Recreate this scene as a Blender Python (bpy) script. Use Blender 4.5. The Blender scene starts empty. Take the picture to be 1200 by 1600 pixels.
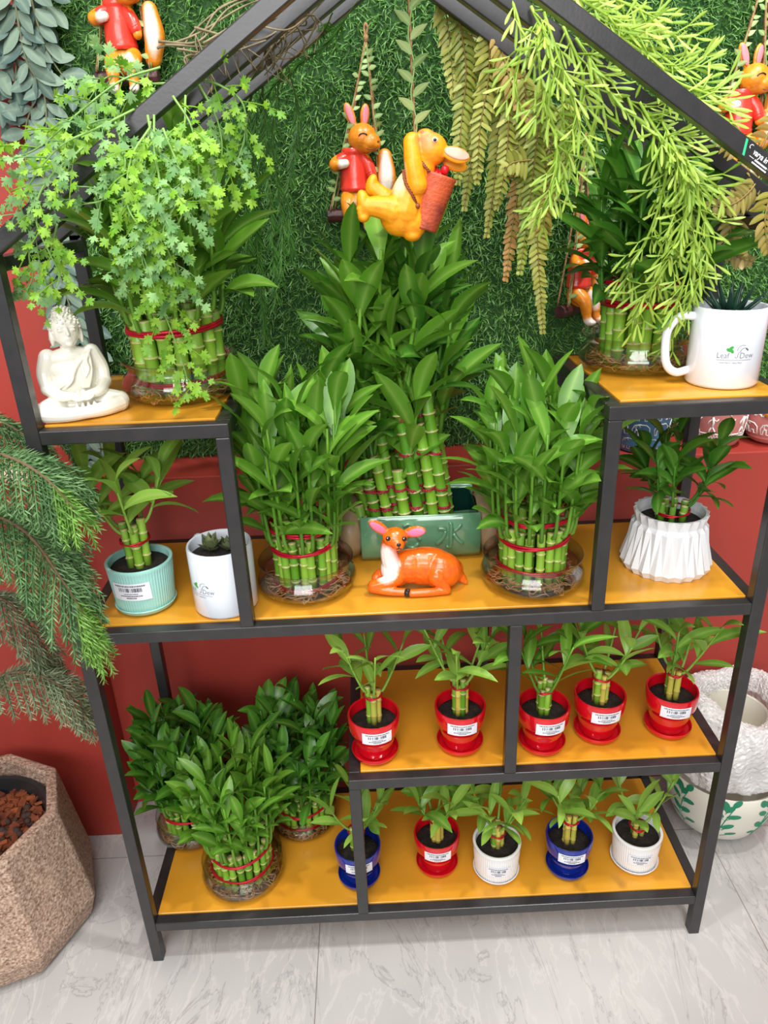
import bpy, bmesh, math, random
import numpy as np
from mathutils import Vector, Matrix

scene = bpy.context.scene
COL = scene.collection
PI = math.pi
R_ = random.Random(7)

def S(r, g, b):
    def f(c):
        c = c / 255.0
        return c / 12.92 if c <= 0.04045 else ((c + 0.055) / 1.055) ** 2.4
    return (f(r), f(g), f(b), 1.0)

# ------------------------------------------------------------------ camera, light, exposure
cam_d = bpy.data.cameras.new('camera')
cam = bpy.data.objects.new('camera', cam_d)
COL.objects.link(cam)
cam_d.sensor_fit = 'VERTICAL'
cam_d.sensor_height = 24.0
cam_d.lens = 1163.314 / 1600.0 * 24.0
cam_d.clip_start = 0.02
def look(pitch, yaw, roll):
    cy, sy, cp, sp, cr, sr = math.cos(yaw), math.sin(yaw), math.cos(pitch), math.sin(pitch), math.cos(roll), math.sin(roll)
    fwd = Vector((sy * cp, cy * cp, -sp)); right = Vector((cy, -sy, 0)); up = right.cross(fwd)
    r2 = right * cr + up * sr; u2 = -right * sr + up * cr
    return Matrix((r2, u2, -fwd)).transposed().to_4x4()
cam.matrix_world = Matrix.Translation((0.3979, -0.8227, 1.1584)) @ look(0.42228, 0.01193, -0.04014)
scene.camera = cam

scene.view_settings.view_transform = 'Standard'
scene.view_settings.look = 'None'
scene.view_settings.gamma = 1.0
scene.view_settings.use_curve_mapping = False
scene.view_settings.exposure = 0.19
scene.cycles.max_bounces = 10
scene.cycles.transparent_max_bounces = 24
scene.cycles.use_denoising = True

world = bpy.data.worlds.new('room_ambience')
scene.world = world
world.use_nodes = True
world.node_tree.nodes['Background'].inputs[0].default_value = (1.0, 0.985, 0.96, 1)
world.node_tree.nodes['Background'].inputs[1].default_value = 0.36

def lamp(name, kind, loc, target, energy, size=0.1, color=(1, 0.985, 0.96), **kw):
    d = bpy.data.lights.new(name, kind)
    d.energy = energy
    d.color = color
    if kind == 'AREA':
        d.shape = kw.get('shape', 'DISK'); d.size = size
        if 'size_y' in kw: d.size_y = kw['size_y']
    else:
        d.shadow_soft_size = size
    if kind == 'SPOT':
        d.spot_size = kw.get('cone', 1.4); d.spot_blend = kw.get('blend', 0.6)
    o = bpy.data.objects.new(name, d)
    COL.objects.link(o)
    o.location = loc
    o.rotation_euler = (Vector(target) - Vector(loc)).to_track_quat('-Z', 'Y').to_euler()
    return o
lamp('ceiling_downlight_left', 'SPOT', (0.05, -0.42, 2.75), (0.25, 0.1, 0.6), 62, 0.05)
lamp('ceiling_downlight_right', 'SPOT', (1.05, -0.30, 2.75), (0.9, 0.2, 0.6), 84, 0.05)
lamp('ceiling_downlight_wall', 'SPOT', (1.20, -0.05, 2.75), (1.02, 0.456, 1.15), 60, 0.05, cone=0.75, blend=0.9)
lamp('ceiling_panel_front', 'AREA', (0.4, -1.5, 2.9), (0.4, 0.1, 0.5), 40, 1.2, shape='RECTANGLE', size_y=1.2)
lamp('front_fill_light', 'AREA', (-0.1, -3.2, 2.1), (0.4, 0.0, 1.3), 80, 2.6, color=(0.97, 0.98, 1.0), shape='RECTANGLE', size_y=1.3)  # added soft light behind the camera: frontal fill, sheen on roof bars

# ------------------------------------------------------------------ materials
def nodes(m):
    m.use_nodes = True
    nt = m.node_tree
    return nt, nt.nodes, nt.links, nt.nodes.get('Principled BSDF')

def mat(name, col, rough=0.5, metal=0.0, spec=0.5, coat=0.0, noise=None, bump=None, trans=0.0, sss=0.0):
    """noise = (second colour, scale, low, high); bump = (scale, strength)"""
    m = bpy.data.materials.new(name)
    nt, N, L, p = nodes(m)
    p.inputs['Base Color'].default_value = col
    p.inputs['Roughness'].default_value = rough
    p.inputs['Metallic'].default_value = metal
    p.inputs['Specular IOR Level'].default_value = spec
    p.inputs['Coat Weight'].default_value = coat
    p.inputs['Coat Roughness'].default_value = 0.06
    if sss:
        p.inputs['Subsurface Weight'].default_value = sss
        p.inputs['Subsurface Radius'].default_value = (0.006, 0.004, 0.003)
    tc = N.new('ShaderNodeTexCoord')
    if noise:
        c2, sc, lo, hi = noise
        n = N.new('ShaderNodeTexNoise'); n.inputs['Scale'].default_value = sc; n.inputs['Detail'].default_value = 5
        r = N.new('ShaderNodeMapRange'); r.inputs['From Min'].default_value = lo; r.inputs['From Max'].default_value = hi
        mx = N.new('ShaderNodeMix'); mx.data_type = 'RGBA'
        mx.inputs['A'].default_value = col; mx.inputs['B'].default_value = c2
        L.new(tc.outputs['Object'], n.inputs['Vector']); L.new(n.outputs['Fac'], r.inputs['Value'])
        L.new(r.outputs['Result'], mx.inputs['Factor']); L.new(mx.outputs['Result'], p.inputs['Base Color'])
    if bump:
        n2 = N.new('ShaderNodeTexNoise'); n2.inputs['Scale'].default_value = bump[0]; n2.inputs['Detail'].default_value = 4
        b = N.new('ShaderNodeBump'); b.inputs['Strength'].default_value = bump[1]; b.inputs['Distance'].default_value = 0.002
        L.new(tc.outputs['Object'], n2.inputs['Vector']); L.new(n2.outputs['Fac'], b.inputs['Height'])
        L.new(b.outputs['Normal'], p.inputs['Normal'])
    return m

def leaf_mat(name, dark, light, rib=None, rough=0.38, trans=0.25, spec=0.5, tip=None):
    """tint.r picks between dark and light, tint.g is the midrib, tint.b runs from base to tip"""
    m = bpy.data.materials.new(name)
    nt, N, L, p = nodes(m)
    a = N.new('ShaderNodeAttribute'); a.attribute_name = 'tint'
    sp = N.new('ShaderNodeSeparateColor'); L.new(a.outputs['Color'], sp.inputs['Color'])
    mx = N.new('ShaderNodeMix'); mx.data_type = 'RGBA'
    mx.inputs['A'].default_value = dark; mx.inputs['B'].default_value = light
    L.new(sp.outputs['Red'], mx.inputs['Factor'])
    out = mx.outputs['Result']
    if rib:
        pw = N.new('ShaderNodeMath'); pw.operation = 'POWER'; pw.inputs[1].default_value = 3.0
        ml = N.new('ShaderNodeMath'); ml.operation = 'MULTIPLY'; ml.inputs[1].default_value = 0.55
        L.new(sp.outputs['Green'], pw.inputs[0]); L.new(pw.outputs[0], ml.inputs[0])
        m2 = N.new('ShaderNodeMix'); m2.data_type = 'RGBA'; m2.inputs['B'].default_value = rib
        L.new(ml.outputs[0], m2.inputs['Factor']); L.new(out, m2.inputs['A']); out = m2.outputs['Result']
    if tip:
        m3 = N.new('ShaderNodeMix'); m3.data_type = 'RGBA'; m3.inputs['B'].default_value = tip
        pw3 = N.new('ShaderNodeMath'); pw3.operation = 'POWER'; pw3.inputs[1].default_value = 2.0
        L.new(sp.outputs['Blue'], pw3.inputs[0]); L.new(pw3.outputs[0], m3.inputs['Factor'])
        L.new(out, m3.inputs['A']); out = m3.outputs['Result']
    L.new(out, p.inputs['Base Color'])
    p.inputs['Roughness'].default_value = rough
    p.inputs['Specular IOR Level'].default_value = spec
    if trans:
        tr = N.new('ShaderNodeBsdfTranslucent'); L.new(out, tr.inputs['Color'])
        ms = N.new('ShaderNodeMixShader'); ms.inputs[0].default_value = trans
        L.new(p.outputs[0], ms.inputs[1]); L.new(tr.outputs[0], ms.inputs[2])
        L.new(ms.outputs[0], N['Material Output'].inputs['Surface'])
    return m

def glass_mat(name, tint, refl=1.0, rough=0.02):
    m = bpy.data.materials.new(name)
    nt, N, L, p = nodes(m)
    t = N.new('ShaderNodeBsdfTransparent'); t.inputs[0].default_value = tint
    g = N.new('ShaderNodeBsdfGlossy'); g.inputs['Roughness'].default_value = rough
    fr = N.new('ShaderNodeLayerWeight'); fr.inputs[0].default_value = 0.5
    pw = N.new('ShaderNodeMath'); pw.operation = 'POWER'; pw.inputs[1].default_value = 2.6
    L.new(fr.outputs['Facing'], pw.inputs[0])
    ml = N.new('ShaderNodeMath'); ml.operation = 'MULTIPLY_ADD'; ml.inputs[1].default_value = 0.75 * refl; ml.inputs[2].default_value = 0.045 * refl
    L.new(pw.outputs[0], ml.inputs[0])
    ms = N.new('ShaderNodeMixShader')
    L.new(ml.outputs[0], ms.inputs[0]); L.new(t.outputs[0], ms.inputs[1]); L.new(g.outputs[0], ms.inputs[2])
    L.new(ms.outputs[0], N['Material Output'].inputs['Surface'])
    N.remove(p)
    return m

# ------------------------------------------------------------------ mesh builder
def V(*a): return np.array(a, dtype=float)
def unit(v):
    v = np.asarray(v, float); n = np.linalg.norm(v)
    return v / n if n > 1e-12 else V(0, 0, 1)
def rotm(axis, ang):
    return np.array(Matrix.Rotation(ang, 3, Vector(axis)))
def spline(pts, n):
    """Catmull-Rom through pts"""
    P = [np.asarray(p, float) for p in pts]
    if len(P) == 2:
        return [P[0] + (P[1] - P[0]) * i / (n - 1) for i in range(n)]
    P = [2 * P[0] - P[1]] + P + [2 * P[-1] - P[-2]]
    k = len(P) - 3
    out = []
    for i in range(n):
        s = i / (n - 1) * k
        j = min(int(s), k - 1); t = s - j
        a, b, c, d = P[j:j + 4]
        out.append(0.5 * ((2 * b) + (c - a) * t + (2 * a - 5 * b + 4 * c - d) * t * t + (-a + 3 * b - 3 * c + d) * t ** 3))
    return out

class MB:
    def __init__(self):
        self.v = []; self.f = []; self.m = []; self.t = []; self.n = 0; self.cur = 0; self.tint = (0.5, 0.0, 0.5)
    def add(self, verts, faces, tints=None):
        o = self.n
        self.v.extend([tuple(map(float, q)) for q in verts])
        self.f.extend([tuple(i + o for i in q) for q in faces])
        self.m.extend([self.cur] * len(faces))
        self.t.extend(tints if tints is not None else [self.tint] * len(verts))
        self.n += len(verts)
        return self
    def box(self, lo, hi):
        x0, y0, z0 = lo; x1, y1, z1 = hi
        v = [(x0, y0, z0), (x1, y0, z0), (x1, y1, z0), (x0, y1, z0), (x0, y0, z1), (x1, y0, z1), (x1, y1, z1), (x0, y1, z1)]
        return self.add(v, [(0, 3, 2, 1), (4, 5, 6, 7), (0, 1, 5, 4), (1, 2, 6, 5), (2, 3, 7, 6), (3, 0, 4, 7)])
    def prism(self, poly, y0, y1):
        """poly in (x, z), counter-clockwise seen from -y"""
        n = len(poly)
        v = [(x, y0, z) for x, z in poly] + [(x, y1, z) for x, z in poly]
        f = [tuple(range(n)), tuple(range(2 * n - 1, n - 1, -1))] + [(i, n + i, n + (i + 1) % n, (i + 1) % n) for i in range(n)]
        return self.add(v, f)
    def tube(self, pts, rad, n=7, cap=True, tints=None, flat=1.0):
        pts = [np.asarray(p, float) for p in pts]; k = len(pts)
        if not hasattr(rad, '__len__'): rad = [rad] * k
        vs = []; ts = []
        prev = None
        for i in range(k):
            d = unit(pts[min(i + 1, k - 1)] - pts[max(i - 1, 0)])
            if prev is None:
                a = np.cross(d, V(0, 0, 1) if abs(d[2]) < 0.9 else V(1, 0, 0))
            else:
                a = prev - d * np.dot(prev, d)
            a = unit(a); prev = a; b = np.cross(d, a)
            for j in range(n):
                an = 2 * PI * j / n
                vs.append(pts[i] + (a * math.cos(an) + b * math.sin(an) * flat) * rad[i])
                ts.append(tints[i] if tints else self.tint)
        fs = [(i * n + j, i * n + (j + 1) % n, (i + 1) * n + (j + 1) % n, (i + 1) * n + j) for i in range(k - 1) for j in range(n)]
        if cap:
            fs.append(tuple(range(n - 1, -1, -1))); fs.append(tuple((k - 1) * n + j for j in range(n)))
        return self.add(vs, fs, ts)
    def lathe(self, prof, n=48, c=(0, 0, 0), mod=None, closed=False, cap0=False, cap1=False):
        k = len(prof); vs = []
        for i, (r, z) in enumerate(prof):
            for j in range(n):
                a = 2 * PI * j / n
                rr = r * (mod(a, i, z) if mod else 1.0)
                vs.append((c[0] + rr * math.cos(a), c[1] + rr * math.sin(a), c[2] + z))
        fs = []
        for i in range(k - 1 if not closed else k):
            i2 = (i + 1) % k
            for j in range(n):
                j2 = (j + 1) % n
                fs.append((i * n + j, i * n + j2, i2 * n + j2, i2 * n + j))
        if cap0: fs.append(tuple(range(n - 1, -1, -1)))
        if cap1: fs.append(tuple((k - 1) * n + j for j in range(n)))
        return self.add(vs, fs)
    def ball(self, c, r, rot=None, nu=16, nv=10):
        r = (r, r, r) if not hasattr(r, '__len__') else r
        vs = []; c = np.asarray(c, float)
        for i in range(nv + 1):
            th = PI * i / nv
            for j in range(nu):
                ph = 2 * PI * j / nu
                q = V(r[0] * math.sin(th) * math.cos(ph), r[1] * math.sin(th) * math.sin(ph), r[2] * math.cos(th))
                if rot is not None: q = rot @ q
                vs.append(c + q)
        fs = [(i * nu + j, (i + 1) * nu + j, (i + 1) * nu + (j + 1) % nu, i * nu + (j + 1) % nu) for i in range(nv) for j in range(nu)]
        return self.add(vs, fs)
    def leaf(self, base, d, L, W, curl=0.6, fold=0.25, rows=7, roll=0.0, tint=None, prof=None, wave=0.0, face=None):
        """lanceolate blade: starts along d and droops by curl radians"""
        base = np.asarray(base, float); d = unit(d)
        side = np.cross(d, V(0, 0, 1))
        if np.linalg.norm(side) < 1e-3: side = V(1, 0, 0)
        side = unit(side)
        if face is not None:
            q = np.cross(np.asarray(face, float), d)
            if np.linalg.norm(q) > 1e-3: side = unit(q)
        if roll: side = rotm(d, roll) @ side
        axis = unit(np.cross(d, V(0, 0, -1))) if abs(d[2]) < 0.999 else side
        prof = prof or (0.30, 0.62, 0.92, 1.0, 0.90, 0.60, 0.02)
        rows = len(prof)
        vs = []; ts = []; p = base.copy(); tr = R_.random() if tint is None else tint
        for i in range(rows):
            t = i / (rows - 1)
            dd = rotm(axis, curl * t) @ d
            if i: p = p + dd * (L / (rows - 1))
            nrm = unit(np.cross(side, dd)); s2 = side
            w = W * 0.5 * prof[i]
            wv = wave * math.sin(t * 9 + tr * 6) * W
            off = nrm * (w * fold + wv)
            vs += [p - s2 * w + off, p, p + s2 * w + off]
            ts += [(tr, 0, t), (tr, 1, t), (tr, 0, t)]
        fs = []
        for i in range(rows - 1):
            a = i * 3
            fs += [(a, a + 1, a + 4, a + 3), (a + 1, a + 2, a + 5, a + 4)]
        return self.add(vs, fs, ts)
    def xf(self, fn):
        self.v = [tuple(fn(np.array(q))) for q in self.v]; return self
    def mesh(self, name, mats, smooth=True):
        me = bpy.data.meshes.new(name)
        me.from_pydata(self.v, [], self.f)
        for m in (mats if isinstance(mats, (list, tuple)) else [mats]): me.materials.append(m)
        if any(self.m): me.polygons.foreach_set('material_index', self.m)
        at = me.color_attributes.new('tint', 'FLOAT_COLOR', 'POINT')
        at.data.foreach_set('color', np.concatenate([np.array(self.t, float).reshape(-1, 3), np.ones((len(self.t), 1))], 1).ravel())
        if smooth: me.polygons.foreach_set('use_smooth', [True] * len(me.polygons))
        me.update()
        return me
    def build(self, name, mats, parent=None, smooth=True, loc=None):
        o = bpy.data.objects.new(name, self.mesh(name, mats, smooth))
        COL.objects.link(o)
        if parent: o.parent = parent
        if loc is not None: o.location = loc
        return o

def sharp(o, ang=0.6):
    """smooth shading that keeps hard edges"""
    bm = bmesh.new(); bm.from_mesh(o.data)
    for e in bm.edges:
        if len(e.link_faces) == 2 and e.calc_face_angle(0) > ang: e.smooth = False
    bm.to_mesh(o.data); bm.free()
    return o

def bevel(o, w=0.0012, seg=2):
    bm = bmesh.new(); bm.from_mesh(o.data)
    bmesh.ops.bevel(bm, geom=list(bm.edges), offset=w, segments=seg, affect='EDGES', profile=0.5)
    bm.to_mesh(o.data); bm.free()
    o.data.polygons.foreach_set('use_smooth', [False] * len(o.data.polygons))
    return o

def fuse(mb, name, mats, parent=None, voxel=0.0012, smooth=6, loc=None):
    """melt overlapping shapes into one continuous skin"""
    tmp = mb.build(name + '_raw', mats)
    r = tmp.modifiers.new('r', 'REMESH'); r.mode = 'VOXEL'; r.voxel_size = voxel; r.use_smooth_shade = True
    s = tmp.modifiers.new('s', 'SMOOTH'); s.iterations = smooth; s.factor = 0.5
    dg = bpy.context.evaluated_depsgraph_get()
    me = bpy.data.meshes.new_from_object(tmp.evaluated_get(dg))
    me.name = name
    old = tmp.data
    bpy.data.objects.remove(tmp); bpy.data.meshes.remove(old)
    o = bpy.data.objects.new(name, me); COL.objects.link(o)
    if not me.materials: me.materials.append(mats if not isinstance(mats, (list, tuple)) else mats[0])
    me.polygons.foreach_set('use_smooth', [True] * len(me.polygons))
    if parent: o.parent = parent
    if loc is not None: o.location = loc
    return o

# ------------------------------------------------------------------ naming
def tag(o, label, cat, group=None, kind=None):
    o['label'] = label; o['category'] = cat
    if group: o['group'] = group
    if kind: o['kind'] = kind
    return o
def thing(name, label, cat, loc=(0, 0, 0), rz=0.0, group=None):
    o = bpy.data.objects.new(name, None); COL.objects.link(o)
    o.empty_display_size = 0.02
    o.location = loc; o.rotation_euler = (0, 0, rz)
    return tag(o, label, cat, group)
def struct(o):
    o['kind'] = 'structure'; return o

def text_shape(body, height, bold=0.0):
    """(verts, faces) of flat lettering, x from 0, baseline 0, cap height = height"""
    c = bpy.data.curves.new('lettering', 'FONT'); c.body = body; c.size = 1.0; c.resolution_u = 3; c.offset = bold
    o = bpy.data.objects.new('lettering', c); COL.objects.link(o)
    dg = bpy.context.evaluated_depsgraph_get()
    me = bpy.data.meshes.new_from_object(o.evaluated_get(dg))
    vs = np.array([v.co[:2] for v in me.vertices]); fs = [tuple(p.vertices) for p in me.polygons]
    bpy.data.objects.remove(o); bpy.data.curves.remove(c); bpy.data.meshes.remove(me)
    k = height / 0.7
    return vs * k, fs
# ------------------------------------------------------------------ room
W, D, T = 0.9, 0.275, 0.0171
ZB, ZS, ZM, ZU = 0.0877, 0.3652, 0.6340, 0.9083
XA, XB, XC = 0.3406, 0.2164, 0.6720
ZE, ZR = 1.10795, 1.4029
LEDGE_Z, LEDGE_Y, WALL_Y = 0.712, 0.35, 0.456

def floor_mat():
    m = bpy.data.materials.new('grey_marble_tile')
    nt, N, L, p = nodes(m)
    tc = N.new('ShaderNodeTexCoord')
    base = N.new('ShaderNodeTexNoise'); base.inputs['Scale'].default_value = 2.2; base.inputs['Detail'].default_value = 8
    L.new(tc.outputs['Object'], base.inputs['Vector'])
    r0 = N.new('ShaderNodeValToRGB')
    r0.color_ramp.elements[0].position = 0.3; r0.color_ramp.elements[0].color = S(164, 162, 160)
    r0.color_ramp.elements[1].position = 0.75; r0.color_ramp.elements[1].color = S(194, 191, 188)
    L.new(base.outputs['Fac'], r0.inputs['Fac'])
    out = r0.outputs['Color']
    def veins(scale, dist, lo, hi, col, amt, rot):
        mp = N.new('ShaderNodeMapping'); mp.inputs['Rotation'].default_value = (0, 0, rot); mp.inputs['Scale'].default_value = (2.6, 0.8, 1)
        L.new(tc.outputs['Object'], mp.inputs['Vector'])
        n = N.new('ShaderNodeTexNoise'); n.inputs['Scale'].default_value = scale; n.inputs['Detail'].default_value = 9
        n.inputs['Distortion'].default_value = dist; n.inputs['Roughness'].default_value = 0.62
        L.new(mp.outputs[0], n.inputs['Vector'])
        s = N.new('ShaderNodeMath'); s.operation = 'SUBTRACT'; s.inputs[1].default_value = 0.5
        a = N.new('ShaderNodeMath'); a.operation = 'ABSOLUTE'
        mr = N.new('ShaderNodeMapRange'); mr.inputs['From Min'].default_value = lo; mr.inputs['From Max'].default_value = hi
        mr.inputs['To Min'].default_value = amt; mr.inputs['To Max'].default_value = 0.0
        L.new(n.outputs['Fac'], s.inputs[0]); L.new(s.outputs[0], a.inputs[0]); L.new(a.outputs[0], mr.inputs['Value'])
        mx = N.new('ShaderNodeMix'); mx.data_type = 'RGBA'; mx.inputs['B'].default_value = col
        nonlocal out
        L.new(mr.outputs[0], mx.inputs['Factor']); L.new(out, mx.inputs['A']); out = mx.outputs['Result']
    veins(7, 0.8, 0.0, 0.03, S(212, 208, 203), 0.35, 0.35)
    veins(2.3, 1.6, 0.0, 0.008, S(104, 100, 98), 0.40, 0.55)
    # joints of the 0.72 m tiles
    sx = N.new('ShaderNodeSeparateXYZ'); L.new(tc.outputs['Object'], sx.inputs[0])
    def joint(axis, off, size):
        a = N.new('ShaderNodeMath'); a.operation = 'ADD'; a.inputs[1].default_value = off + 100 * size
        b = N.new('ShaderNodeMath'); b.operation = 'MODULO'; b.inputs[1].default_value = size
        c = N.new('ShaderNodeMath'); c.operation = 'LESS_THAN'; c.inputs[1].default_value = 0.0016
        L.new(sx.outputs[axis], a.inputs[0]); L.new(a.outputs[0], b.inputs[0]); L.new(b.outputs[0], c.inputs[0])
        mx = N.new('ShaderNodeMix'); mx.data_type = 'RGBA'; mx.inputs['B'].default_value = S(128, 122, 116)
        nonlocal out
        L.new(c.outputs[0], mx.inputs['Factor']); L.new(out, mx.inputs['A']); out = mx.outputs['Result']
    joint('X', -0.270, 0.726); joint('Y', -0.211, 1.2)
    L.new(out, p.inputs['Base Color'])
    p.inputs['Roughness'].default_value = 0.32
    return m
M_FLOOR = floor_mat()
M_RED = mat('red_painted_wall', S(166, 58, 46), 0.55, noise=(S(154, 50, 40), 3.0, 0.35, 0.7), bump=(60, 0.06))
M_BLACK = mat('black_powder_coat', S(38, 37, 38), 0.33, spec=0.6, noise=(S(46, 44, 44), 40, 0.4, 0.7), bump=(300, 0.05))
M_YELLOW = mat('mustard_yellow_board', S(216, 152, 44), 0.25, spec=0.5, noise=(S(204, 140, 38), 9, 0.35, 0.65))
struct(MB().box((-2.2, -3.0, -0.04), (3.2, 0.60, 0)).build('floor', M_FLOOR, smooth=False))
struct(MB().box((-2.2, WALL_Y, 0), (3.2, WALL_Y + 0.1, 2.6)).build('wall_back', M_RED, smooth=False))
led = MB().prism([(-0.12, 0.0), (3.2, 0.0), (3.2, LEDGE_Z), (-0.12, LEDGE_Z)], LEDGE_Y, WALL_Y)
led.box((-2.2, 0.267, 0), (-0.12, WALL_Y, LEDGE_Z))
struct(bevel(led.build('trim_1', M_RED, smooth=False), 0.002))

# artificial grass on the back wall
def grass():
    rng = np.random.default_rng(3)
    n = 105000
    x0, x1, z0, z1 = -0.055, 1.30, LEDGE_Z + 0.004, 1.60
    bx = rng.uniform(x0, x1, n); bz = rng.uniform(z0, z1, n); by = np.full(n, WALL_Y - 0.0032)
    L = rng.uniform(0.012, 0.022, n)
    az = rng.uniform(0, 2 * np.pi, n); tilt = rng.uniform(0.35, 1.25, n)
    # blade direction: out of the wall (-y) and bent sideways, a little downwards
    def dirs(t):
        return np.stack([np.sin(t) * np.cos(az), -np.cos(t), np.sin(t) * np.sin(az) - 0.18], 1)
    d0, d1 = dirs(tilt * 0.55), dirs(tilt * 1.25)
    b = np.stack([bx, by, bz], 1)
    m1 = b + d0 * (L * 0.5)[:, None]; tp = m1 + d1 * (L * 0.5)[:, None]
    tp[:, 1] = np.minimum(tp[:, 1], WALL_Y - 0.004)
    tw = rng.uniform(0, np.pi, n)
    side = np.stack([np.cos(tw), 0.3 * np.sin(tw), np.sin(tw)], 1) * (rng.uniform(0.0006, 0.0010, n))[:, None]
    verts = np.empty((n, 5, 3)); verts[:, 0] = b - side; verts[:, 1] = b + side; verts[:, 2] = m1 + side; verts[:, 3] = m1 - side; verts[:, 4] = tp
    idx = (np.arange(n) * 5)[:, None]
    loops = np.concatenate([idx + np.array([[0, 1, 2, 3]]), idx + np.array([[3, 2, 4]])], 1).ravel()
    me = bpy.data.meshes.new('artificial_grass_mat')
    me.vertices.add(n * 5); me.vertices.foreach_set('co', verts.reshape(-1))
    me.loops.add(n * 7); me.loops.foreach_set('vertex_index', loops.astype(np.int32))
    me.polygons.add(n * 2)
    st = (np.arange(n) * 7)[:, None] + np.array([[0, 4]])
    me.polygons.foreach_set('loop_start', st.ravel().astype(np.int32))
    me.update(calc_edges=True); me.validate()
    at = me.color_attributes.new('tint', 'FLOAT_COLOR', 'POINT')
    r = rng.uniform(0, 1, n) ** 1.3
    c = np.zeros((n, 5, 4)); c[:, :, 0] = r[:, None]; c[:, 4, 2] = 1; c[:, 2:4, 2] = 0.5; c[:, :, 3] = 1
    at.data.foreach_set('color', c.ravel())
    me.materials.append(leaf_mat('artificial_grass', S(62, 114, 48), S(128, 178, 90), rough=0.45, trans=0.2))
    o = bpy.data.objects.new('artificial_grass_mat', me); COL.objects.link(o)
    tag(o, 'dense green artificial grass covering the back wall above the red ledge', 'artificial grass', kind='stuff')
grass()
back = MB().box((-0.055, WALL_Y - 0.003, LEDGE_Z + 0.001), (1.30, WALL_Y - 0.0006, 1.60))
tag(back.build('grass_backing', mat('grass_backing', S(44, 84, 36), 0.8), smooth=False), 'dark green backing sheet behind the artificial grass blades', 'backing', kind='stuff')

# ------------------------------------------------------------------ the rack
rack = thing('display_rack', 'black metal house-shaped plant rack with mustard yellow shelf boards', 'shelf')
def bar(lo, hi, name='rail'):
    return bevel(MB().box(lo, hi).build(name, M_BLACK, rack, smooth=False), 0.0014)
K = (ZR - ZE) / (W / 2); KV = T * math.sqrt(1 + K * K)
ZP = ZE - KV + 0.004
for y0 in (0, D - T):
    y1 = y0 + T
    for x in (0, W - T): bar((x, y0, 0), (x + T, y1, ZP + 0.012), 'post')
    bar((XA, y0, ZB), (XA + T, y1, ZS - T), 'post')
    bar((XB, y0, ZM), (XB + T, y1, ZU - T), 'post')
    bar((XC, y0, ZM), (XC + T, y1, ZU - T), 'post')
    bar((T, y0, ZB - T), (W - T, y1, ZB)); bar((XA, y0, ZS - T), (W - T, y1, ZS)); bar((T, y0, ZM - T), (W - T, y1, ZM))
    bar((T, y0, ZU - T), (XB + T, y1, ZU)); bar((XC, y0, ZU - T), (W - T, y1, ZU))
    bar((0.5665, y0, ZS), (0.5665 + T, y1, ZM - T), 'post')
for z, xs in ((ZB, (0, W - T)), (ZS, (XA, W - T)), (ZM, (0, W - T)), (ZU, (0, XB, XC, W - T))):
    for x in xs: bar((x, T, z - T), (x + T, D - T, z), 'side_rail')
def board(x0, x1, z):
    b = MB().box((x0 + 0.0005, T + 0.0005, z - 0.006), (x1 - 0.0005, D - T - 0.0005, z + 0.002)).build('shelf_board', M_YELLOW, rack, smooth=False)
    bevel(b, 0.0008, 1)
board(T, W - T, ZB); board(XA + T, W - T, ZS); board(T, W - T, ZM); board(T, XB, ZU); board(XC + T, W - T, ZU)
def rafter(y0, y1, dz=0.0, th=KV, name='roof_bar'):
    for s in (0, 1):
        q = [(0, ZE - th + dz), (W / 2, ZR - th + dz), (W / 2, ZR + dz), (0, ZE + dz)]
        if s: q = [(W - x, z) for x, z in q][::-1]
        bevel(MB().prism(q, y0, y1).build(name, M_BLACK, rack, smooth=False), 0.0014)
rafter(0, T); rafter(D - T, D)
rafter(0.088, 0.088 + T, name='roof_slat'); rafter(0.172, 0.172 + T, name='roof_slat')
bar((W / 2 - T / 2, T, ZR - KV - 0.012), (W / 2 + T / 2, D - T, ZR - KV + 0.002), 'ridge_bar')
for x in (0, W - T): bar((x, T, ZE - KV - 0.006), (x + T, D - T, ZE - KV + 0.009), 'eave_bar')
# maker's plate lettering on the right roof bar: bars and letters stand on its front face
M_WHITE_INK = mat('white_ink', S(236, 238, 238), 0.5)
M_GREEN_INK = mat('green_ink', S(48, 214, 138), 0.5)
def on_bar(vs, s0, h0):
    """s along the right rafter downwards from the ridge end, h up across it"""
    u = V(W / 2, -(ZR - ZE)) ; ln = np.linalg.norm(u); u = u / ln; nrm = V(-u[1], u[0])
    o = V(W, ZE) - nrm * T
    return [(o[0] + u[0] * (s0 + a) + nrm[0] * (h0 + b), -0.0004, o[1] + u[1] * (s0 + a) + nrm[1] * (h0 + b)) for a, b in vs]
sg = MB()
vs, fs = text_shape('varya in', 0.0052, 0.02); sg.add(on_bar(vs * V(0.8, 1), -0.1210, 0.0078), fs)
for (a, b, h, t) in ((-0.1225, -0.1155, 0.0046, 0.0005), (-0.1150, -0.0985, 0.0038, 0.0016), (-0.0975, -0.091, 0.0046, 0.0005), (-0.1165, -0.0970, 0.0010, 0.0014)):
    k = 9 if t > 0.001 else 1
    for i in range(k):
        w = (b - a) / k; sg.add(on_bar([(a + i * w, 0), (a + (i + 0.86) * w, 0), (a + (i + 0.86) * w, t), (a + i * w, t)], 0, h), [(0, 1, 2, 3)])
ring = [(-0.1260 + 0.0022 * math.cos(t), 0.0122 + 0.0022 * math.sin(t)) for t in np.linspace(0.9, 4.6, 12)]
ring2 = [(-0.1260 + 0.0016 * math.cos(t), 0.0122 + 0.0016 * math.sin(t)) for t in np.linspace(0.9, 4.6, 12)]
sg.add(on_bar(ring + ring2, 0, 0), [(i, i + 1, 13 + i, 12 + i) for i in range(11)])
lt = sg.build('printed_sign', M_WHITE_INK, rack, smooth=False); lt['label'] = 'white lettering printed on the right roof bar'
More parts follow.
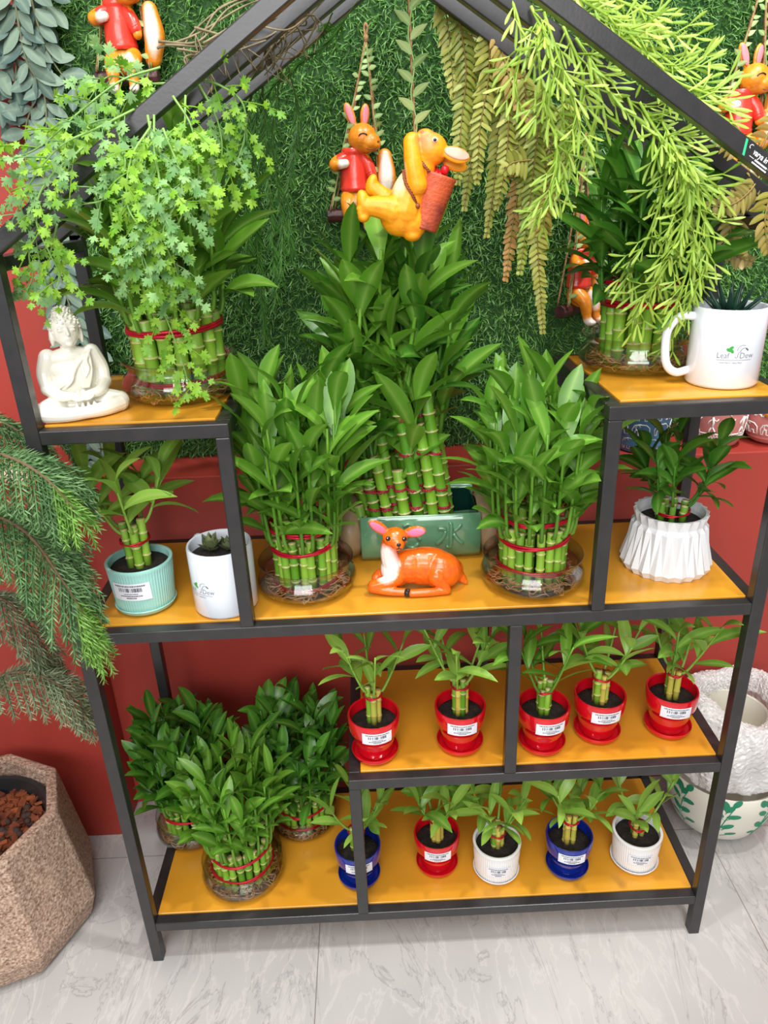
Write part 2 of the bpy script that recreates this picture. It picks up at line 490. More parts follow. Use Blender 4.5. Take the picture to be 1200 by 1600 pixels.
gm = MB().add(on_bar([(-0.1295, 0.0018), (-0.1268, 0.0018), (-0.1335, 0.0152), (-0.1362, 0.0152)], 0, 0), [(0, 1, 2, 3)])
g = gm.build('green_mark', M_GREEN_INK, rack, smooth=False); g['label'] = 'green slanted stripe beside the lettering'
# ------------------------------------------------------------------ bamboo kit
M_CANE = leaf_mat('green_bamboo_cane', S(104, 158, 40), S(152, 192, 72), rough=0.34, trans=0)
def cane_mat(name, a, b, ring, end):
    m = leaf_mat(name, a, b, rough=0.34, trans=0)
    nt = m.node_tree; N, L = nt.nodes, nt.links; p = N['Principled BSDF']
    src = p.inputs['Base Color'].links[0].from_socket
    sp = [n for n in N if n.type == 'SEPARATE_COLOR'][0]
    mx = N.new('ShaderNodeMix'); mx.data_type = 'RGBA'; mx.inputs['B'].default_value = ring
    L.new(sp.outputs['Green'], mx.inputs['Factor']); L.new(src, mx.inputs['A'])
    # brown scars
    tc = N.new('ShaderNodeTexCoord'); n = N.new('ShaderNodeTexNoise'); n.inputs['Scale'].default_value = 130; n.inputs['Detail'].default_value = 3
    r = N.new('ShaderNodeMapRange'); r.inputs['From Min'].default_value = 0.62; r.inputs['From Max'].default_value = 0.74; r.inputs['To Max'].default_value = 0.6
    L.new(tc.outputs['Object'], n.inputs['Vector']); L.new(n.outputs['Fac'], r.inputs['Value'])
    m2 = N.new('ShaderNodeMix'); m2.data_type = 'RGBA'; m2.inputs['B'].default_value = end
    L.new(r.outputs[0], m2.inputs['Factor']); L.new(mx.outputs['Result'], m2.inputs['A'])
    L.new(m2.outputs['Result'], p.inputs['Base Color'])
    return m
M_CANE = cane_mat('green_bamboo_cane', S(88, 148, 34), S(146, 190, 62), S(206, 190, 132), S(150, 140, 66))
M_CANE_DEEP = cane_mat('deep_green_bamboo_cane', S(70, 132, 28), S(124, 176, 48), S(210, 182, 138), S(110, 130, 46))
M_CANE_YEL = cane_mat('yellowing_bamboo_cane', S(214, 190, 84), S(178, 186, 80), S(160, 120, 66), S(176, 128, 62))
M_SHOOT = leaf_mat('shoot_and_leaves', S(46, 106, 20), S(110, 164, 46), rib=S(160, 200, 96), rough=0.34, trans=0.22)
M_SHOOT_LIGHT = leaf_mat('fresh_shoot_and_leaves', S(78, 142, 36), S(156, 198, 80), rib=S(176, 208, 112), rough=0.36, trans=0.28)
M_SHOOT_DEEP = leaf_mat('deep_shoot_and_leaves', S(30, 84, 20), S(80, 140, 40), rib=S(130, 180, 78), rough=0.33, trans=0.18)
M_CUT = mat('dry_cut_end', S(206, 190, 150), 0.7)
M_RIBBON = mat('red_metallic_ribbon', S(188, 16, 44), 0.28, metal=0.35, bump=(500, 0.25))
M_SOIL = mat('dark_potting_soil', S(30, 24, 20), 0.95, noise=(S(52, 42, 34), 90, 0.45, 0.7), bump=(160, 1.0))
M_ROOT = leaf_mat('bamboo_roots', S(190, 112, 52), S(232, 190, 140), rough=0.6, trans=0)
M_GLASS = glass_mat('clear_glass', (0.90, 0.91, 0.89, 1), 1.15, 0.015)
M_WATER = glass_mat('water', (0.90, 0.88, 0.84, 1), 1.0, 0.01)

def cane(mb, a, b, r, nodes_at=None, tint=None, slant=0.0):
    """bamboo cane from a to b with swollen pale joints"""
    a = np.asarray(a, float); b = np.asarray(b, float); L = np.linalg.norm(b - a)
    tr = R_.random() if tint is None else tint
    pts, rad, ts = [], [], []
    if nodes_at is None:
        nodes_at = []; z = R_.uniform(0.008, 0.024)
        while z < L - 0.004: nodes_at.append(z); z += R_.uniform(0.020, 0.034)
    marks = [(0.0, 1.0, 0.0)]
    for z in nodes_at:
        marks += [(z - 0.0022, 0.985, 0.0), (z - 0.0006, 1.14, 0.25), (z, 1.17, 1.0), (z + 0.0008, 1.05, 0.5), (z + 0.0022, 0.97, 0.0)]
    marks += [(L - 0.0012, 1.0, 0.1), (L, 0.96, 0.9)]
    marks = sorted((max(0.0, min(L, s)), k, g) for s, k, g in marks)
    bend = V(R_.uniform(-1, 1), R_.uniform(-1, 1), 0) * L * 0.012
    for s, k, g in marks:
        t = s / L
        pts.append(a + (b - a) * t + bend * math.sin(PI * t)); rad.append(r * k); ts.append((tr, g, t))
    mb.tube(pts, rad, 10, tints=ts)

def shoot(mb, base, out, H, n, L, Wd, lean=0.15, spread=1.0, stem=0.0026, start=0.3, curl=0.7):
    """green side shoot carrying a spiral of lance leaves"""
    base = np.asarray(base, float); o = V(out[0], out[1], 0)
    tip = base + o * (0.010 + lean * H) + V(0, 0, H)
    path = spline([base, base + o * 0.008 + V(0, 0, 0.010), base + o * (0.010 + lean * H * 0.45) + V(0, 0, H * 0.5), tip], 9)
    tr = R_.uniform(0.2, 1)
    mb.tube(path, [stem * (1.25 - 0.6 * i / 8) for i in range(9)], 6, tints=[(min(1, tr + 0.25), 0.5, 0.3)] * 9)
    az = R_.uniform(0, 2 * PI)
    for i in range(n):
        t = start + (1 - start) * (i + 0.5) / n
        s = t * 8; j = min(int(s), 7); p = path[j] + (path[j + 1] - path[j]) * (s - j)
        az += 2.4 + R_.uniform(-0.5, 0.5)
        up = (1.15 - 0.85 * (t - start) / (1 - start)) * spread + R_.uniform(-0.18, 0.18)
        up = max(0.08, min(1.5, up))
        dirh = V(math.cos(az), math.sin(az), 0) + o * 0.3
        dirh = unit(dirh)
        d = dirh * math.sin(up) + V(0, 0, math.cos(up))
        k = R_.uniform(0.78, 1.15) * (0.85 if i < 2 else 1.0)
        mb.leaf(p, d, L * k, Wd * R_.uniform(0.85, 1.15), curl=curl * R_.uniform(0.3, 1.7), fold=R_.uniform(0.15, 0.4), roll=R_.uniform(-0.8, 0.8),
                tint=min(1, max(0, tr * 0.5 + R_.uniform(0, 0.5))), prof=(0.24, 0.50, 0.80, 0.98, 1.0, 0.86, 0.56, 0.03))

def ribbon(parent, r, z, w=0.0026, tilt=0.0, wob=0.0006, name='red_tie', c=(0, 0), turns=2):
    m = MB()
    for k in range(turns):
        n = 40; ph = R_.uniform(0, 6)
        pts = [V(c[0] + (r + wob * math.sin(5 * a + ph)) * math.cos(a), c[1] + (r + wob * math.sin(5 * a + ph)) * math.sin(a), z + k * w * 0.9 + tilt * math.sin(a + 0.6) + wob * math.sin(3 * a + ph)) for a in np.linspace(0, 2 * PI, n)]
        m.tube(pts, w * 0.62, 6, cap=False)
    return m.build(name, M_RIBBON, parent)

def cane_obj(parent, a, b, r, out=None, mat_c=None, mat_s=None, shoots=1, H=0.2, n=7, L=0.08, Wd=0.018, tops=None, **kw):
    m = MB(); cane(m, a, b, r)
    c = m.build('bamboo_cane', mat_c or M_CANE, parent)
    a = np.asarray(a, float); b = np.asarray(b, float)
    for k in range(shoots):
        s = MB()
        o = out if out is not None else V(R_.uniform(-1, 1), R_.uniform(-1, 1))
        ang = R_.uniform(-0.5, 0.5) + k * 0.9
        o2 = V(o[0] * math.cos(ang) - o[1] * math.sin(ang), o[0] * math.sin(ang) + o[1] * math.cos(ang))
        f = R_.uniform(0.86, 0.97)
        bp = a + (b - a) * f + V(o2[0], o2[1], 0) * r * 0.7
        shoot(s, bp, o2, H * R_.uniform(0.75, 1.1), n, L, Wd, **kw)
        s.build('leafy_shoot', mat_s or M_SHOOT, c)
    return c

def glass_bowl(parent, r, h, rr=0.96):
    p = [(0.0, 0.0), (0.70 * r, 0.0), (0.88 * r, 0.10 * h), (0.985 * r, 0.28 * h), (r, 0.42 * h), (0.955 * r, 0.58 * h), (0.875 * r, 0.72 * h), (0.865 * r, 0.80 * h), (0.90 * r, 0.91 * h), (rr * r, h)]
    i = [(a - 0.0016 if a > 0.002 else 0.0, z + (0.0016 if k < 2 else 0.0008)) for k, (a, z) in enumerate(p)]
    m = MB().lathe(p + [(rr * r - 0.0006, h + 0.0012)] + i[::-1], 56)
    g = m.build('glass_bowl', M_GLASS, parent)
    w = MB(); zt = 0.60 * h
    w.lathe([(0.0, 0.003), (0.68 * r, 0.003), (0.86 * r, 0.11 * h), (0.955 * r, 0.28 * h), (0.965 * r, 0.42 * h), (0.925 * r, zt), (0, zt)], 40)
    w.build('water', M_WATER, parent)
    return g

def roots(parent, r, h, rb, n=190):
    m = MB()
    for i in range(n):
        a = R_.uniform(0, 2 * PI); q = rb * R_.uniform(0.3, 1.0)
        p = V(q * math.cos(a), q * math.sin(a), R_.uniform(0.006, 0.016)); pts = [p]
        a2 = a + R_.uniform(-0.9, 0.9)
        for k in range(5):
            a2 += R_.uniform(-0.8, 0.8)
            p = p + V(math.cos(a2), math.sin(a2), 0) * R_.uniform(0.004, 0.011) + V(0, 0, R_.uniform(-0.004, 0.006))
            rad = math.hypot(p[0], p[1]); lim = r * 0.86
            if rad > lim: p[0] *= lim / rad; p[1] *= lim / rad
            p[2] = min(max(p[2], 0.0045), h * 0.52); pts.append(p)
        m.tube(spline(pts, 9), [0.00075] * 8 + [0.0004], 4, tints=[(R_.random(), 0, 0)] * 9)
    o = m.build('roots', M_ROOT, parent); o['kind'] = 'stuff'
    return o

def bamboo_bowl(label, x, y, z, r, h, rb, zc, zi, n_out, n_in, rc, H, L, Wd, group, leaves=7, shoots=1, mat_c=None, mat_s=None, ties=(), lean=0.05, spread=0.66, start=0.36):
    t = thing('lucky_bamboo_bowl', label, 'potted plant', (x, y, z), 0, group)
    glass_bowl(t, r, h); roots(t, r, h, rb)
    for i in range(n_out):
        a = 2 * PI * (i + R_.uniform(-0.12, 0.12)) / n_out
        o = V(math.cos(a), math.sin(a)); q = rb - rc
        zt = zc * R_.uniform(0.94, 1.06)
        cane_obj(t, (q * o[0], q * o[1], 0.006), (q * 1.03 * o[0], q * 1.03 * o[1], zt), rc * R_.uniform(0.92, 1.08), o, mat_c, mat_s, shoots, H, leaves, L, Wd, lean=lean, spread=spread, start=start)
    for i in range(n_in):
        a = 2 * PI * (i + 0.3) / max(n_in, 1)
        o = V(math.cos(a), math.sin(a)); q = (rb - rc) * 0.55
        zt = zi * R_.uniform(0.95, 1.05)
        cane_obj(t, (q * o[0], q * o[1], 0.006), (q * o[0], q * o[1], zt), rc, o, mat_c, mat_s, 1, H * 0.98, leaves + 1, L, Wd, lean=lean * 0.4, spread=spread * 0.9)
    for zt, tl, w in ties: ribbon(t, rb + 0.002, zt, w, tl)
    return t

G_BOWL = 'lucky bamboo bundles in round glass bowls'
bamboo_bowl('lucky bamboo in a glass bowl between the white mug and the orange fawn', 0.298, 0.097, ZM + 0.0025, 0.069, 0.046, 0.044, 0.084, 0.112, 20, 9, 0.0055, 0.185, 0.084, 0.024, G_BOWL, 6, 1, ties=((0.074, 0.006, 0.003), (0.018, 0.004, 0.003), (0.098, 0.001, 0.003)))
bamboo_bowl('lucky bamboo in a glass bowl right of the orange fawn', 0.611, 0.084, ZM + 0.0025, 0.0715, 0.046, 0.046, 0.088, 0.116, 20, 9, 0.0057, 0.165, 0.078, 0.024, G_BOWL, 6, 1, ties=((0.074, 0.004, 0.003), (0.026, -0.008, 0.003), (0.104, 0.001, 0.003)))
bamboo_bowl('lucky bamboo in a glass bowl beside the seated white statue', 0.157, 0.131, ZU + 0.0025, 0.0758, 0.050, 0.056, 0.108, 0.118, 15, 7, 0.0085, 0.165, 0.105, 0.026, G_BOWL, 6, 1, mat_s=M_SHOOT, ties=((0.088, 0.003, 0.004), (0.026, 0.002, 0.003)), spread=0.85)
bamboo_bowl('lucky bamboo in a glass bowl behind the big white mug with the spiky succulent', 0.760, 0.176, ZU + 0.0025, 0.0769, 0.046, 0.049, 0.098, 0.140, 15, 8, 0.0078, 0.115, 0.092, 0.024, G_BOWL, 6, 1, mat_s=M_SHOOT_DEEP, ties=((0.086, 0.0, 0.004), (0.112, 0.0, 0.003)), spread=0.95)
bamboo_bowl('lucky bamboo in a glass bowl at the front of the bottom shelf', 0.148, 0.088, ZB + 0.0025, 0.0695, 0.046, 0.049, 0.088, 0.112, 22, 10, 0.0055, 0.130, 0.060, 0.018, G_BOWL, 6, 1, start=0.52, spread=0.52, ties=((0.072, 0.004, 0.0026), (0.034, 0.0, 0.0026)))
bamboo_bowl('lucky bamboo in a glass bowl at the back left of the bottom shelf', 0.042, 0.191, ZB + 0.0025, 0.0655, 0.046, 0.047, 0.076, 0.104, 20, 9, 0.0055, 0.150, 0.062, 0.020, G_BOWL, 8, 1, start=0.36, spread=0.66, mat_s=M_SHOOT_DEEP, ties=((0.058, 0.0, 0.0026),))
bamboo_bowl('lucky bamboo in a glass bowl at the back, nearest the lower middle post', 0.243, 0.196, ZB + 0.0025, 0.0616, 0.044, 0.047, 0.076, 0.104, 20, 9, 0.0055, 0.150, 0.062, 0.020, G_BOWL, 8, 1, start=0.36, spread=0.66, mat_s=M_SHOOT_DEEP, ties=((0.056, 0.004, 0.0026), (0.026, 0.002, 0.0026)))

# ------------------------------------------------------------------ price stickers
M_PAPER = mat('white_sticker_paper', S(236, 238, 244), 0.45)
M_INK = mat('grey_print', S(74, 76, 84), 0.6)
def sticker(parent, rad, ang, z0, w, h, tiltz=0.0, drop=None):
    """a printed label wrapped on a round pot; rad(z) gives the pot radius"""
    def at(s, z, off):
        zz = z0 + z + tiltz * s
        r = (rad(zz) if drop is None else rad(max(zz, drop))) + off
        a = -PI / 2 + ang + s / r
        return (r * math.cos(a), r * math.sin(a), zz)
    m = MB(); nu, nv = 14, 5
    g = [at(-w / 2 + w * i / nu, -h / 2 + h * j / nv, 0.0007) for j in range(nv + 1) for i in range(nu + 1)]
    m.add(g, [(j * (nu + 1) + i, j * (nu + 1) + i + 1, (j + 1) * (nu + 1) + i + 1, (j + 1) * (nu + 1) + i) for j in range(nv) for i in range(nu)])
    st = m.build('price_sticker', M_PAPER, parent)
    k = MB(); rng = random.Random(5)
    def quad(s0, s1, za, zb):
        k.add([at(s0, za, 0.0011), at(s1, za, 0.0011), at(s1, zb, 0.0011), at(s0, zb, 0.0011)], [(0, 1, 2, 3)])
    s = -w * 0.30
    while s < w * 0.28:
        d = rng.choice((0.0004, 0.0007, 0.0011, 0.0015)); quad(s, s + d, h * 0.02, h * 0.25); s += d + rng.choice((0.0005, 0.0008, 0.0016))
    for zc, l, th in ((0.36, 0.40, 0.035), (-0.10, 0.18, 0.022), (-0.22, 0.28, 0.03), (-0.34, 0.13, 0.03)):
        s = -w * l
        while s < w * l:
            d = rng.uniform(0.0008, 0.0026); quad(s, min(s + d, w * l), h * (zc - th), h * (zc + th)); s += d + 0.0006
    k.build('barcode_print', M_INK, st, smooth=False)
    return st

def interp(prof):
    zs = [p[1] for p in prof]; rs = [p[0] for p in prof]
    return lambda z: float(np.interp(z, zs, rs))

# ------------------------------------------------------------------ small potted bamboo
def small_bamboo(t, z0, n, r, hc, rb, H, L, Wd, leaves, mc, ms, tie=0.7, seed=1, shoots=1, lean=0.35, spread=0.92):
    R_.seed(seed)
    for i in range(n):
        a = 2 * PI * i / n + R_.uniform(-0.3, 0.3); o = V(math.cos(a), math.sin(a))
        q = rb if n > 1 else 0
        zt = hc * R_.uniform(0.82, 1.1)
        mcx = mc[i % len(mc)]
        cane_obj(t, (q * o[0] * 0.9, q * o[1] * 0.9, z0 - 0.004), (q * o[0], q * o[1], z0 + zt), r * R_.uniform(0.9, 1.1), o, mcx, ms, shoots, H, leaves, L, Wd, lean=lean, spread=spread, stem=0.0019, start=0.42)
    # foliage bends over below the shelf above
    zc, zm = 0.195, 0.244
    for c in t.children:
        for sh in c.children:
            for v in sh.data.vertices:
                if v.co.z > zc: v.co.z = zc + (zm - zc) * (1 - math.exp(-(v.co.z - zc) / (zm - zc)))
    ribbon(t, rb + r + 0.001, z0 + hc * tie, 0.0018, 0.001)

POT_R = [(0.0, 0.006), (0.0245, 0.006), (0.0265, 0.010), (0.0300, 0.030), (0.0322, 0.0440), (0.0362, 0.0465), (0.0372, 0.050), (0.0384, 0.072), (0.0374, 0.0745), (0.0352, 0.0735), (0.0335, 0.056), (0.0, 0.056)]
SAUCER = [(0.0, 0.0), (0.028, 0.0), (0.0330, 0.003), (0.0355, 0.0105), (0.0350, 0.0118), (0.0338, 0.0108), (0.0312, 0.0048), (0.0, 0.0045)]
def glazed(name, col): return mat(name, col, 0.12, spec=0.6, coat=0.5)
M_POT_RED = glazed('red_glaze', S(206, 14, 30)); M_POT_BLUE = glazed('blue_glaze', S(16, 40, 138)); M_POT_WHITE = mat('white_glaze', S(240, 240, 240), 0.25, coat=0.3); M_POT_MINT = mat('mint_glaze', S(160, 216, 206), 0.35, coat=0.2)
def soil(t, r, z, n=20):
    m = MB(); m.lathe([(r, z - 0.006), (r, z), (r * 0.7, z + 0.0016), (r * 0.35, z + 0.001), (0.0, z + 0.0018)], 28, mod=lambda a, i, zz: 1 + 0.012 * math.sin(a * 5 + i))
    for i in range(n * 4):
        a = R_.uniform(0, 6.3); q = r * math.sqrt(R_.random()) * 0.93
        m.ball((q * math.cos(a), q * math.sin(a), z + 0.001), R_.uniform(0.0006, 0.0018), nu=6, nv=4)
    return m.build('soil', M_SOIL, t)
def glazed_pot(kind, mpot, label, x, y, z, ang, seed, group, n=4, mc=(M_CANE_YEL,), ms=None, hc=0.040, H=0.075, L=0.065, leaves=6, st=True, k=1.0, shoots=1, lean=0.35, Wd=0.0165):
    t = thing(kind, label, 'potted plant', (x, y, z), 0, group)
    sharp(MB().lathe(SAUCER, 48).build('saucer', mpot, t), 0.9)
    prof = [(a * k, b) for a, b in POT_R]
    sharp(MB().lathe(prof, 56).build('pot', mpot, t), 0.9)
    R_.seed(seed)
    soil(t, 0.0338 * k, 0.0575)
    small_bamboo(t, 0.057, n, 0.0046, hc + 0.010, 0.0078, H, L, Wd, leaves, mc, ms or M_SHOOT_LIGHT, 0.84, seed, shoots, lean)
    if st: sticker(t, interp([(0.0300 * k, 0.030), (0.0322 * k, 0.044), (0.0362 * k, 0.0465), (0.0372 * k, 0.050), (0.0384 * k, 0.072)]), ang, 0.0555, 0.0455, 0.0205, 0.0, drop=0.0468)
    return t
GR = 'red glazed pots on the short shelf'
yc, gc = M_CANE_YEL, M_CANE
glazed_pot('bamboo_pot', M_POT_RED, 'red pot of lucky bamboo, leftmost on the short middle shelf, with yellow canes', 0.381, 0.056, ZS + 0.0025, 0.12, 11, GR, 5, (yc, gc), None, 0.050, 0.097, 0.062, 5)
glazed_pot('bamboo_pot', M_POT_RED, 'red pot of lucky bamboo just left of the short centre post', 0.510, 0.066, ZS + 0.0025, -0.02, 12, GR, 6, (yc, gc), None, 0.052, 0.097, 0.070, 5)
glazed_pot('bamboo_pot', M_POT_RED, 'red pot of green-caned lucky bamboo just right of the short centre post', 0.633, 0.058, ZS + 0.0025, 0.10, 23, GR, 5, (gc,), M_SHOOT, 0.042, 0.102, 0.070, 6)
glazed_pot('bamboo_pot', M_POT_RED, 'red pot of lucky bamboo second from the right end of the short shelf', 0.722, 0.076, ZS + 0.0025, 0.02, 14, GR, 5, (yc, gc), None, 0.046, 0.102, 0.070, 5)
glazed_pot('bamboo_pot', M_POT_RED, 'red pot of lucky bamboo at the right end of the short shelf, canes tied crimson', 0.832, 0.079, ZS + 0.0025, -0.16, 15, GR, 5, (yc, yc, gc), None, 0.046, 0.100, 0.074, 6)
GB = 'small bamboo pots on the bottom shelf'
glazed_pot('bamboo_pot', M_POT_BLUE, 'blue pot of lucky bamboo standing behind the lower post of the rack', 0.343, 0.071, ZB + 0.0025, 0.06, 17, GB, 4, (gc, yc), None, 0.044, 0.07, 0.062, 5)
glazed_pot('bamboo_pot', M_POT_RED, 'red pot of lucky bamboo on the bottom shelf, the only red one there', 0.475, 0.087, ZB + 0.0025, -0.04, 28, GB, 5, (yc,), None, 0.044, 0.070, 0.074, 6)
glazed_pot('bamboo_pot', M_POT_BLUE, 'blue pot of lucky bamboo between the two white ribbed pots', 0.692, 0.069, ZB + 0.0025, -0.10, 19, GB, 6, (yc,), None, 0.048, 0.075, 0.062, 6)

def ribbed_pot(name, mpot, label, x, y, z, r0, r1, h, ang, seed, group, sr, soil_z, n, mc, ms, hc, H, L, leaves, swh, Wd=0.016, lean=0.35, cr=0.0046, rb=0.0075, ribs=64, szf=0.56):
    t = thing(name, label, 'potted plant', (x, y, z), 0, group)
    s = sr / 0.0355
    sharp(MB().lathe([(a * s, b * 0.8) for a, b in SAUCER], 48).build('saucer', mpot, t), 0.9)
    zb = 0.0062
    prof = [(0.0, zb), (r0 - 0.002, zb), (r0, zb + 0.002)] + [(r0 + (r1 - r0) * i / 8, zb + 0.002 + (h - zb - 0.008) * i / 8) for i in range(1, 9)]
    prof += [(r1 + 0.0008, h - 0.004), (r1 + 0.0006, h - 0.0008), (r1 - 0.0012, h), (r1 - 0.0036, h - 0.001), (r1 - 0.0042, h - 0.006), (r1 - 0.0046, soil_z - 0.004), (0.0, soil_z - 0.004)]
    def ribf(a, i, zz): return 1 + (0.017 * (abs(math.sin(a * ribs / 2)) - 0.6) if 2 <= i <= 10 else 0.0)
    sharp(MB().lathe(prof, ribs * 6, mod=ribf).build('pot', mpot, t), 1.0)
    R_.seed(seed)
    soil(t, r1 - 0.0045, soil_z)
    small_bamboo(t, soil_z, n, cr, hc, rb, H, L, Wd, leaves, mc, ms, 0.6, seed, 1, lean)
    sticker(t, lambda q: r0 + (r1 - r0) * (q - zb) / (h - zb) + 0.0006, ang, h * szf, swh[0], swh[1], 0.0)
    return t
ribbed_pot('bamboo_pot', M_POT_WHITE, 'white ribbed pot of lucky bamboo between the bottom red pot and the right blue pot', 0.573, 0.071, ZB + 0.0025, 0.0355, 0.0388, 0.066, -0.08, 31, GB, 0.0385, 0.055, 5, (yc, gc), M_SHOOT_LIGHT, 0.046, 0.078, 0.064, 6, (0.040, 0.021), szf=0.50)
ribbed_pot('bamboo_pot', M_POT_WHITE, 'white ribbed pot with short lucky bamboo at the right end of the bottom shelf', 0.808, 0.077, ZB + 0.0025, 0.0355, 0.0395, 0.067, -0.12, 32, GB, 0.0395, 0.055, 3, (yc, gc), M_SHOOT_LIGHT, 0.034, 0.078, 0.060, 6, (0.040, 0.021), szf=0.55)
ribbed_pot('bamboo_pot', M_POT_MINT, 'mint green ribbed pot of lucky bamboo in a matching saucer', 0.078, 0.070, ZM + 0.0025, 0.0385, 0.0432, 0.070, -0.10, 36, None, 0.0410, 0.060, 6, (gc, M_CANE), M_SHOOT_LIGHT, 0.062, 0.080, 0.082, 6, (0.053, 0.026), 0.021, cr=0.0054, rb=0.0125, ribs=68, szf=0.58, lean=0.3)

# ------------------------------------------------------------------ pleated white planter
t = thing('pleated_planter', 'white pleated ceramic planter with a dark leafy bamboo', 'potted plant', (0.809, 0.113, ZM + 0.0025))
npl = 22
def pleat():
    m = MB(); k = npl * 2
    rows = [(0.0555, 0.0, 0.9), (0.0610, 0.010, 1.0), (0.0500, 0.066, -1.0), (0.0462, 0.072, -0.3), (0.0490, 0.0865, -0.9)]
    vs = []
    for r, z, am in rows:
        for j in range(k):
            a = 2 * PI * j / k; rr = r * (1 + 0.034 * am * (1 if j % 2 else -1)); vs.append((rr * math.cos(a), rr * math.sin(a), z))
    for r, z in ((0.0450, 0.0860), (0.0430, 0.076), (0.0430, 0.066)):
        for j in range(k):
            a = 2 * PI * j / k; vs.append((r * math.cos(a), r * math.sin(a), z))
    fs = []
    nr = len(rows) + 3
    for i in range(nr - 1):
        for j in range(k):
            j2 = (j + 1) % k
            a, b, c, d = i * k + j, i * k + j2, (i + 1) * k + j2, (i + 1) * k + j
            fs += [(a, b, c), (a, c, d)] if (j + i) % 2 else [(a, b, d), (b, c, d)]
    fs.append(tuple(range(k - 1, -1, -1))); fs.append(tuple((nr - 1) * k + j for j in range(k)))
    return m.add(vs, fs)
pleat().build('pot', mat('white_matt_ceramic', S(222, 224, 226), 0.4), t, smooth=False)
R_.seed(44); soil(t, 0.0425, 0.070)
small_bamboo(t, 0.070, 7, 0.0048, 0.030, 0.018, 0.085, 0.060, 0.021, 8, (M_CANE_DEEP,), M_SHOOT_DEEP, 0.5, 44, 1, 0.22, 1.1)

# ------------------------------------------------------------------ mugs
M_MUG = mat('white_glazed_mug', S(226, 231, 240), 0.10, spec=0.6, coat=0.4)
M_LOGO = mat('grey_mug_print', S(96, 100, 112), 0.4); M_LOGO_G = mat('green_mug_print', S(58, 160, 62), 0.4)
def mug(label, x, y, z, rz, logo_a, fill):
    t = thing('mug', label, 'mug', (x, y, z), rz, 'white printed mugs with succulents')
    r, h = 0.0426, 0.0935
    p = [(0.0, 0.002), (r - 0.006, 0.002), (r - 0.005, 0.0), (r - 0.002, 0.0006), (r, 0.004), (r, h - 0.002), (r - 0.0012, h), (r - 0.0034, h - 0.0006), (r - 0.004, h - 0.004), (r - 0.004, 0.05), (0.0, 0.05)]
    sharp(MB().lathe(p, 64).build('cup', M_MUG, t), 0.9)
    hd = MB()
    pts = spline([V(-r + 0.002, 0, h - 0.012), V(-r - 0.016, 0, h - 0.012), V(-r - 0.0285, 0, h - 0.026), V(-r - 0.030, 0, h * 0.5), V(-r - 0.026, 0, 0.024), V(-r - 0.014, 0, 0.0135), V(-r + 0.002, 0, 0.0165)], 28)
    hd.tube(pts, 0.0052, 12); hd.build('handle', M_MUG, t)
    # printed logo wrapped on the front (-y) side
    def wrap(vs, s0, z0):
        out = []
        for a, b in vs:
            th = -PI / 2 + (s0 + a) / r + logo_a; out.append(((r + 0.0003) * math.cos(th), (r + 0.0003) * math.sin(th), z0 + b))
        return out
    m = MB()
    for s, hh, s0, z0, sx in (('Leaf', 0.0068, -0.0205, 0.0385, 0.86), ('Dew', 0.0068, 0.0045, 0.0385, 0.92), ('Green Nature · Happy Planet', 0.0016, -0.0165, 0.0325, 0.92), ('N', 0.0022, -0.0005, 0.0385, 0.9)):
        vs, fs = text_shape(s, hh, -0.012 if hh > 0.003 else 0.0); m.add(wrap(vs * V(sx, 1), s0, z0), fs)
    def stroke(pts2, w):
        pp = np.array(pts2)
        q = []
        for i in range(len(pp)):
            d = unit(np.append(pp[min(i + 1, len(pp) - 1)] - pp[max(i - 1, 0)], 0))[:2]; nn = V(-d[1], d[0]) * w / 2
            q.append(pp[i] + nn); q.append(pp[i] - nn)
        m.add(wrap(q, 0, 0), [(2 * i, 2 * i + 2, 2 * i + 3, 2 * i + 1) for i in range(len(pp) - 1)])
    stroke([(-0.0205 + 0.0036 * i, 0.0363) for i in range(12)], 0.0004)
    def arc(cx, cz, rr, a0, a1): return [(cx + rr * math.cos(t), cz + rr * math.sin(t)) for t in np.linspace(a0, a1, 9)]
    stroke(arc(0.0075, 0.0478, 0.0060, PI, PI * 0.35), 0.0005); stroke(arc(0.0100, 0.0455, 0.0050, PI, PI * 0.3), 0.0006)
    stroke([(0.0028, 0.0395), (0.0026, 0.0420), (0.0030, 0.0440), (0.0040, 0.0460)], 0.0005)
    for cx, cz in ((0.0120, 0.0495), (0.0135, 0.0482)):
        m.add(wrap(arc(cx, cz, 0.0011, 0, 2 * PI), 0, 0), [tuple(range(9))])
    m.build('printed_logo', M_LOGO, t, smooth=False)
    g = MB()
    for ca, cz, an in ((-0.0055, 0.0505, 0.7), (-0.0080, 0.0482, 2.6), (-0.0045, 0.0470, -0.9)):
        q = [(ca + 0.0030 * math.cos(u) * math.cos(an) - 0.0018 * math.sin(u) * math.sin(an), cz + 0.0030 * math.cos(u) * math.sin(an) + 0.0018 * math.sin(u) * math.cos(an)) for u in np.linspace(0, 2 * PI, 13)[:-1]]
        g.add(wrap(q, 0, 0), [tuple(range(12))])
    g.build('printed_leaf', M_LOGO_G, t, smooth=False)['label'] = 'green leaf print'
    fill(t, r, h)
    return t
